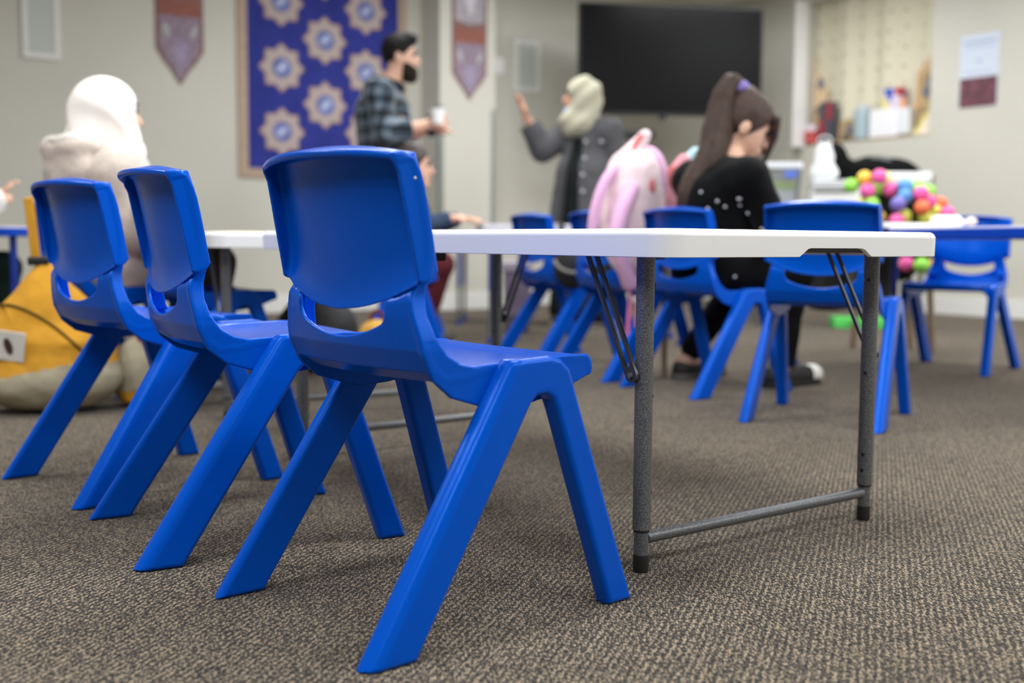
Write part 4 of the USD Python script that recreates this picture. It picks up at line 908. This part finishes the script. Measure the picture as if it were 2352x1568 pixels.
child_left()

# 3 bearded man with a cup
def plaid():
    c0, c1, c2 = lin((26, 31, 38)), lin((58, 72, 86)), lin((112, 124, 138))
    N = {'t': ('texture_coordinate', {}), 's': ('separate_xyz', {}), 'r': ('rgb_ramp', {'ramp': [(0, c0), (.33, c0), (.34, c1), (.66, c1), (.67, c2), (1, c2)], 'interpolate': False}),
         'xy': ('math', {'math_type': 'add'}), 'p': ('principled_bsdf', {'roughness': .9, 'sheen_weight': .3, 'specular_ior_level': .2})}
    L = [('t.object', 's.vector'), ('s.x', 'xy.value1'), ('s.y', 'xy.value2')]
    for k_, src in (('a', 'xy.value'), ('b', 's.z')):
        N[k_ + '0'] = ('math', {'math_type': 'divide', 'value2': .082 if k_ == 'b' else .088}); N[k_ + '1'] = ('math', {'math_type': 'fraction'}); N[k_ + '2'] = ('math', {'math_type': 'greater_than', 'value2': .5})
        L += [(src, k_ + '0.value1'), (k_ + '0.value', k_ + '1.value1'), (k_ + '1.value', k_ + '2.value1')]
    N['sum'] = ('math', {'math_type': 'add'}); N['h'] = ('math', {'math_type': 'multiply', 'value2': .48})
    L += [('a2.value', 'sum.value1'), ('b2.value', 'sum.value2'), ('sum.value', 'h.value1'), ('h.value', 'r.fac'), ('r.color', 'p.base_color')]
    return usdkit.material(stage, '/World/Looks/plaid_flannel', N, L, surface='p.BSDF')
def man_plaid():
    t = thing('person', 'person with black hair and beard in a dark plaid shirt, standing with a white cup', 'person', (-.735, 6.70, -.0), -88)
    H = Head((0, .075, 1.605), yaw=0, pitch=-4, k=1.02)
    hip, ch, nk = A3(0, -.01, .93), A3(0, -.03, 1.27), A3(0, .0, 1.44)
    shL, shR = A3(-.18, -.035, 1.37), A3(.18, -.035, 1.37)
    aL, aR = arm(shL, A3(-.235, .03, 1.14), A3(-.08, .235, 1.20), 1.08), arm(shR, A3(.245, .0, 1.14), A3(.13, .235, 1.205), 1.08)
    legs = leg(A3(-.095, 0, .92), A3(-.10, .02, .50), A3(-.11, -.02, .09), 1.05) + leg(A3(.095, 0, .92), A3(.10, .03, .50), A3(.11, 0, .09), 1.05)
    torso = [(hip, ch, .135, .14), (ch, nk, .12, .06), (nk, H.out((0, -.015, -.08)), .058, .056), (shL, shR, .07, .07), (hip + [-.06, 0, -.02], hip + [.06, 0, -.02], .11, .11)]
    hands = [hand(aL[1][1], (.6, .8, .05), (-.3, 0, 1), 1, .3), hand(aR[1][1], (-.3, .95, .22), (1, .3, 0), 1, .75)]
    make_body(t, H, torso + aL + aR + legs + foot(legs[1][1], A3(0, 1, 0)) + foot(legs[3][1], A3(0, 1, 0)), hands, SKIN)
    H.features(t, HAIRB)
    def hair(p):
        q = H.loc(p); d = ell(q, (0, -.014, .036), (.083, .104, .101)); d = smin(d, ell(q, (0, .045, .105), (.06, .05, .035)), .03) + wrinkle(q, .012, 40)
        d = smax(d, q @ A3(0, .82, -.57) - .018, .012); d = smax(d, -.085 - q[:, 2], .01); return d * H.k
    obj('hair', surfnet(hair, H.c - .18, H.c + .19, .007), HAIRB, t, label='short black hair')
    def beard(p):
        q = H.loc(p); d = ell(q, (0, .030, -.052), (.066, .074, .084)); d = smin(d, ell(q, (0, .072, -.105), (.038, .032, .038)), .03) + wrinkle(q, .008, 60)
        d = smax(d, q[:, 2] + .035 - .5 * np.maximum(-.06 - 0 * q[:, 1], -.02) * 0 + .45 * np.maximum(q[:, 1] - .05, 0), .01); d = smax(d, .018 - q[:, 1], .01); d = smax(d, -ell(q, (0, .108, -.062), (.022, .018, .011)), .006); return d * H.k
    obj('beard', surfnet(beard, H.c - .18, H.c + .15, .007), M('beard_dark', (44, 36, 32), .8, var=.3, scale=60), t, label='dark beard')
    cloth('shirt', t, torso[:2] + torso[3:] + aL + aR, .024, plaid(), cuts=[(aL[1][1] - A3(.07, .10, .03), aL[1][1] - aL[1][0], .14), (aR[1][1] - A3(-.05, .10, .03), aR[1][1] - aR[1][0], .14), ((0, 0, 1.46), (0, 0, 1)), ((0, 0, .88), (0, 0, -1))], amp=.028, sc=7, label='dark blue grey plaid flannel shirt')
    cl = spline([(-.07, .03, 1.45), (-.06, -.06, 1.47), (0, -.085, 1.48), (.06, -.06, 1.47), (.07, .03, 1.45), (.03, .085, 1.42)], 18)
    obj('collar', surfnet(lambda p: np.min([cap(p, a, b, .019) for a, b in zip(cl[:-1], cl[1:])], axis=0), (-.13, -.15, 1.36), (.13, .15, 1.54), .008), M('collar_dark', (36, 44, 54), .9), t)
    cloth('trousers', t, legs + [torso[4]], .014, M('trouser_black', (12, 12, 14), .9), cuts=[((0, 0, .07), (0, 0, -1)), ((0, 0, 1.02), (0, 0, 1))])
    for an in (legs[1][1], legs[3][1]): shoe(t, an, A3(0, 1, 0), M('shoe_dark', (40, 38, 38)), M('sole_pale', (190, 186, 180)))
man_plaid()
t = thing('paper_cup', 'white paper cup held by the bearded man', 'cup', (-.435, 6.545, 1.205), 0)
obj('cup', lathe([(0, 0), (.033, 0), (.042, .082), (.0395, .082), (.031, .004), (0, .004)], 32), M('cup_paper', (244, 244, 244), .5), t); obj('rim', lathe([(.0395, .080), (.044, .080), (.044, .085), (.0395, .085), (.0395, .080)], 32), M('cup_paper', (244, 244, 244)), t)

# 4 woman teaching, arm raised
def teacher():
    t = thing('person', 'person in olive headscarf and grey denim jacket, arm raised before the television', 'person', (.475, 7.32, 0), 140)
    H = Head((.02, .06, 1.455), yaw=-44, k=.98)
    hip, ch, nk = A3(0, 0, .88), A3(0, -.02, 1.14), A3(0, .01, 1.30)
    shL, shR = A3(-.15, -.02, 1.235), A3(.15, .0, 1.235)
    aL, aR = arm(shL, A3(-.225, -.06, .98), A3(-.24, -.02, .74)), arm(shR, A3(.235, .16, 1.125), A3(.295, .25, 1.315))
    legs = leg(A3(-.085, 0, .86), A3(-.09, .02, .47), A3(-.09, -.01, .08)) + leg(A3(.085, 0, .86), A3(.09, .04, .47), A3(.09, .03, .08))
    torso = [(hip, ch, .125, .12), (ch, nk, .10, .055), (nk, H.out((0, -.015, -.07)), .05, .048), (shL, shR, .058, .058), (hip + [-.06, 0, -.02], hip + [.06, 0, -.02], .11, .11)]
    hands = [hand(aL[1][1], (.1, .6, -.8), (-1, 0, 0), -1, .3), hand(aR[1][1], (.25, .25, .95), (-.5, -.7, .4), 1, .12)]
    make_body(t, H, torso + aL + aR + legs + foot(legs[1][1], A3(0, 1, 0)) + foot(legs[3][1], A3(0, 1, 0)), hands, SKIN2)
    H.features(t, HAIRB)
    SC = M('scarf_olive', (178, 174, 154), .85, sheen=.3)
    def scarf(p):
        q = H.loc(p); d = ell(q, (0, -.025, .020), (.102, .120, .115)); d = smin(d, cap(q, (0, -.04, -.02), (0, -.02, -.16), .094, .115), .05); d = smin(d, ell(q, (0, .06, -.17), (.08, .07, .08)), .05)
        d = d + .006 * np.sin(q[:, 2] * 46 + q[:, 1] * 40); return smax(d * H.k, -ell(q, (0, .125, -.005), (.062, .085, .082)) * H.k, .012)
    obj('headscarf', surfnet(scarf, H.c - .28, H.c + .2, .0075), SC, t, label='olive headscarf')
    obj('face_mask', surfnet(lambda p: smax(smax(ell(H.loc(p), (0, .045, -.095), (.06, .062, .035)) * H.k, (H.loc(p)[:, 1] * -1 + .02) * H.k, .01), -ell(H.loc(p), (0, .02, -.06), (.05, .055, .04)) * H.k, .004), H.c - .2, H.c + .16, .006), M('mask_blue', (150, 188, 214), .8), t, label='pale blue face mask pulled under the chin')
    dress = lambda p: smin(cap(p, (0, 0, .95), (0, .0, .12), .15, .235), cap(p, ch, (0, 0, .9), .135, .14), .05) * .98
    obj('dress', surfnet(lambda p: smax(smax(dress(p) + .008 * np.sin(np.arctan2(p[:, 1], p[:, 0]) * 11) * np.clip((.9 - p[:, 2]) / .5, 0, 1), .05 - p[:, 2], .01), p[:, 2] - 1.2, .01), (-.32, -.32, .0), (.32, .32, 1.3), .011), DARKG, t, label='long dark dress')
    jb = torso[:2] + torso[3:] + aL + aR + [(A3(0, -.01, .95), A3(0, -.01, .62), .175, .225)]
    def opening(p): return np.maximum(np.abs(p[:, 0] + .01 + .1 * np.maximum(1.0 - p[:, 2], 0) * 0) - (.034 + .085 * np.clip(1.25 - p[:, 2], 0, .6)), .03 - p[:, 1])
    lo, hi = bounds(jb, .08); fb = bonesd(jb, .035, .036)
    def jacket(p):
        d = fb(p) + wrinkle(p, .022, 7); d = smax(d, -opening(p), .008); d = smax(d, .66 - p[:, 2], .008)
        s_ = np.where(np.linalg.norm(p - aR[1][1], axis=1) < .14, (p - (aR[1][1] - (aR[1][1] - aR[1][0]) * .14)) @ (aR[1][1] - aR[1][0]) / .27, -1); d = smax(d, s_, .006)
        s_ = np.where(np.linalg.norm(p - aL[1][1], axis=1) < .14, (p - (aL[1][1] - (aL[1][1] - aL[1][0]) * .08)) @ (aL[1][1] - aL[1][0]) / .27, -1); return smax(smax(d, s_, .006), p[:, 2] - 1.32, .01)
    obj('jacket', surfnet(jacket, lo, hi, .009), DENIM, t, label='washed grey denim jacket')
    def front(x, z):
        y = np.linspace(.4, 0, 300); d = jacket(np.stack([np.full(300, x), y, np.full(300, z)], 1)); i = np.argmax(d < 0); return A3(x, y[i] + .002, z)
    BT = M('button_pale', (190, 190, 196), .35, metal=.5)
    for x, z in ((-.075, 1.165), (-.155, 1.165), (-.088, 1.06), (-.098, .955), (-.108, .85)):
        c_ = front(x, z); obj('button', ball(c_, .013, 2), BT, t)
    for an in (legs[1][1], legs[3][1]): shoe(t, an, A3(0, 1, 0), M('shoe_dark', (40, 38, 38)), M('sole_pale', (190, 186, 180)))
teacher()

# 5 girl with the ponytail
def girl():
    t = thing('person', 'person with a long brown ponytail in a black sweater with pearls, head bent down', 'person', (.708, 4.136, 0), -57)
    H = Head((.0, .185, .965), yaw=-38, pitch=-30, k=.97)
    hip, ch, nk = A3(0, .035, .455), A3(0, .045, .68), A3(0, .105, .83)
    shL, shR = A3(-.145, .06, .765), A3(.145, .06, .765)
    aL, aR = arm(shL, A3(-.20, .17, .57), A3(-.09, .37, .59), .95), arm(shR, A3(.205, .15, .57), A3(.10, .36, .60), .95)
    legs = leg(A3(-.075, .03, .44), A3(-.13, .32, .42), A3(-.27, .19, .12), .95) + leg(A3(.075, .03, .44), A3(.10, .35, .43), A3(.085, .315, .08), .95)
    torso = [(hip, ch, .105, .11), (ch, nk, .09, .045), (nk, H.out((0, -.015, -.07)), .042, .040), (shL, shR, .052, .052), (hip + [-.06, 0, 0], hip + [.06, 0, 0], .09, .09)]
    hands = [hand(aL[1][1], (.5, .9, 0), (0, 0, 1), 1, .4, .82), hand(aR[1][1], (-.3, .9, .1), (0, 0, 1), -1, .4, .82)]
    fl = [(A3(-.285, .16, .065), A3(-.30, .29, .032), .036, .028)]
    make_body(t, H, torso + aL + aR + legs + fl + foot(legs[3][1], A3(.0, 1, 0), .88), hands, SKIN)
    H.features(t, HAIRBR)
    def hair(p):
        q = H.loc(p); d = ell(q, (0, -.016, .028), (.086, .104, .103)); d = smin(d, cap(q, (0, -.06, .115), (0, -.095, .10), .028), .03)
        d = d + .003 * np.sin(q[:, 0] * 160 + q[:, 2] * 40); d = smax(d, q @ A3(0, .86, -.51) - .032, .012); return smax(d, -.075 - q[:, 2], .015) * H.k
    obj('hair', surfnet(hair, H.c - .2, H.c + .2, .007), HAIRBR, t)
    for sx in (-1,): obj('side_lock', surfnet(lambda p: np.min([cap(p, H.out(a), H.out(b), r) for a, b, r in (((sx * .062, .045, .075), (sx * .080, .055, .015), .024), ((sx * .080, .055, .015), (sx * .074, .085, -.085), .017))], axis=0), H.c - .2, H.c + .2, .007), HAIRBR, t)
    obj('fringe', surfnet(lambda p: np.min([cap(p, H.out(a), H.out(b), r1 * H.k, r2 * H.k) for a, b, r1, r2 in (((.03, .078, .075), (.012, .108, .02), .020, .016), ((.012, .108, .02), (-.005, .125, -.07), .016, .010), ((-.03, .08, .07), (-.04, .10, -.05), .02, .012))], axis=0), H.c - .2, H.c + .22, .007), HAIRBR, t)
    b0 = H.out((0, -.095, .115)); pt = spline([b0, b0 + A3(-.01, -.030, .018), b0 + A3(-.02, -.062, -.03), A3(-.02, .035, .86), A3(-.03, -.045, .73), A3(-.04, -.070, .62), A3(-.05, -.065, .54)], 16); rr = np.interp(np.linspace(0, 1, 16), [0, .12, .35, .7, 1], [.026, .042, .056, .050, .015])
    obj('ponytail', surfnet(lambda p: np.min([cap(p, a, b, ra, rb) for a, b, ra, rb in zip(pt[:-1], pt[1:], rr[:-1], rr[1:])], axis=0) + .005 * np.sin(p[:, 0] * 190 + 2 * np.sin(p[:, 2] * 14)) + wrinkle(p, .012, 14), pt.min(0) - .1, pt.max(0) + .1, .007), HAIRBR, t, label='long brown ponytail')
    obj('hair_tie', surfnet(lambda p: ell(p, b0, (.034, .034, .03)), b0 - .06, b0 + .06, .006), M('tie_violet', (124, 108, 178), .7), t, label='violet hair tie')
    fsw = cloth('sweater', t, torso[:2] + torso[3:] + aL + aR, .024, BLACKK, cuts=[(aL[1][1] - A3(.012, .022, 0), aL[1][1] - aL[1][0], .10), (aR[1][1] - A3(-.012, .022, 0), aR[1][1] - aR[1][0], .10), ((0, 0, .375), (0, 0, -1)), ((0, .10, .845), (0, .2, 1))], amp=.022, sc=8, label='black sweater')
    fb = bonesd(torso[:2] + torso[3:] + aL + aR, .035, .024); PEARL = M('pearl', (222, 220, 224), .25)
    r2 = np.random.default_rng(3)
    for _ in range(16):
        c_ = A3(r2.uniform(-.05, .25), r2.uniform(-.08, .16), r2.uniform(.42, .78)); dr = A3(.8, -.6, .1)
        q = c_ + dr * np.linspace(.4, -.1, 300)[:, None]; d = fb(q) + wrinkle(q, .022, 8); i = np.argmax(d < 0)
        if d[i] < 0: obj('pearl', ball(q[i], .0055, 2), PEARL, t)
    cloth('trousers', t, legs + [torso[4]], .012, M('trouser_black', (12, 12, 14)), cuts=[((0, 0, .075), (0, 0, -1)), ((0, 0, .52), (0, 0, 1))])
    SB, SW = M('shoe_black', (28, 28, 30), .6), M('sole_white', (232, 230, 226), .6)
    shoe(t, legs[3][1], A3(.0, 1, 0), SB, M('sole_black', (26, 26, 26), .7), .95, toe=SW); shoe(t, A3(-.29, .20, .1), A3(-.1, .99, 0), SB, M('sole_grey', (96, 92, 88), .7), .95)
girl()

# 6 small child behind the nearest chair
def kid():
    t = thing('person', 'person, a small child in slate blue top and dark red trousers, seated', 'person', (-.55, 5.75, 0), -88)
    H = Head((0, .05, .915), yaw=0, pitch=-6, k=.90)
    hip, ch, nk = A3(0, .025, .45), A3(0, .015, .66), A3(0, .02, .79)
    shL, shR = A3(-.12, .01, .73), A3(.12, .01, .73)
    aL, aR = arm(shL, A3(-.17, .10, .60), A3(-.06, .28, .655), .82), arm(shR, A3(.175, .11, .615), A3(.14, .25, .650), .82)
    legs = leg(A3(-.07, 0, .435), A3(-.08, .19, .42), A3(-.08, .10, .07), .85) + leg(A3(.07, 0, .435), A3(.09, .175, .42), A3(.09, .03, .07), .85)
    torso = [(hip, ch, .10, .098), (ch, nk, .08, .038), (nk, H.out((0, -.01, -.07)), .036, .034), (shL, shR, .045, .045)]
    hands = [hand(aL[1][1], (.3, .95, 0), (0, 0, 1), 1, .3, .74), hand(aR[1][1], (-.05, 1., -.02), (0, 0, 1), -1, .3, .74)]
    make_body(t, H, torso + aL + aR + legs + foot(legs[1][1], A3(0, 1, 0), .8) + foot(legs[3][1], A3(0, 1, 0), .8), hands, SKIN)
    H.features(t, HAIRBR)
    obj('hair', surfnet(lambda p: smax(smax(ell(H.loc(p), (0, -.016, .030), (.085, .103, .10)) + wrinkle(p, .01, 30), H.loc(p) @ A3(0, .84, -.54) - .026, .012), -.08 - H.loc(p)[:, 2], .01) * H.k, H.c - .16, H.c + .16, .007), M('hair_dark', (52, 40, 34), .5, var=.2, scale=50), t)
    cloth('top', t, torso[:2] + torso[3:] + aL + aR, .020, M('top_slate', (58, 70, 94), .9), cuts=[(aL[1][1] - A3(.01, .02, 0), aL[1][1] - aL[1][0], .09), (aR[1][1] - A3(-.004, .018, 0), aR[1][1] - aR[1][0], .09), ((0, 0, .80), (0, 0, 1)), ((0, 0, .41), (0, 0, -1))], amp=.016, sc=9)
    cloth('trousers', t, legs, .012, M('trouser_maroon', (92, 38, 44), .9), cuts=[((0, 0, .07), (0, 0, -1))])
    for an in (legs[1][1], legs[3][1]): shoe(t, an, A3(0, 1, 0), M('shoe_dark', (40, 38, 38)), M('sole_pale', (190, 186, 180)), .8)
kid()
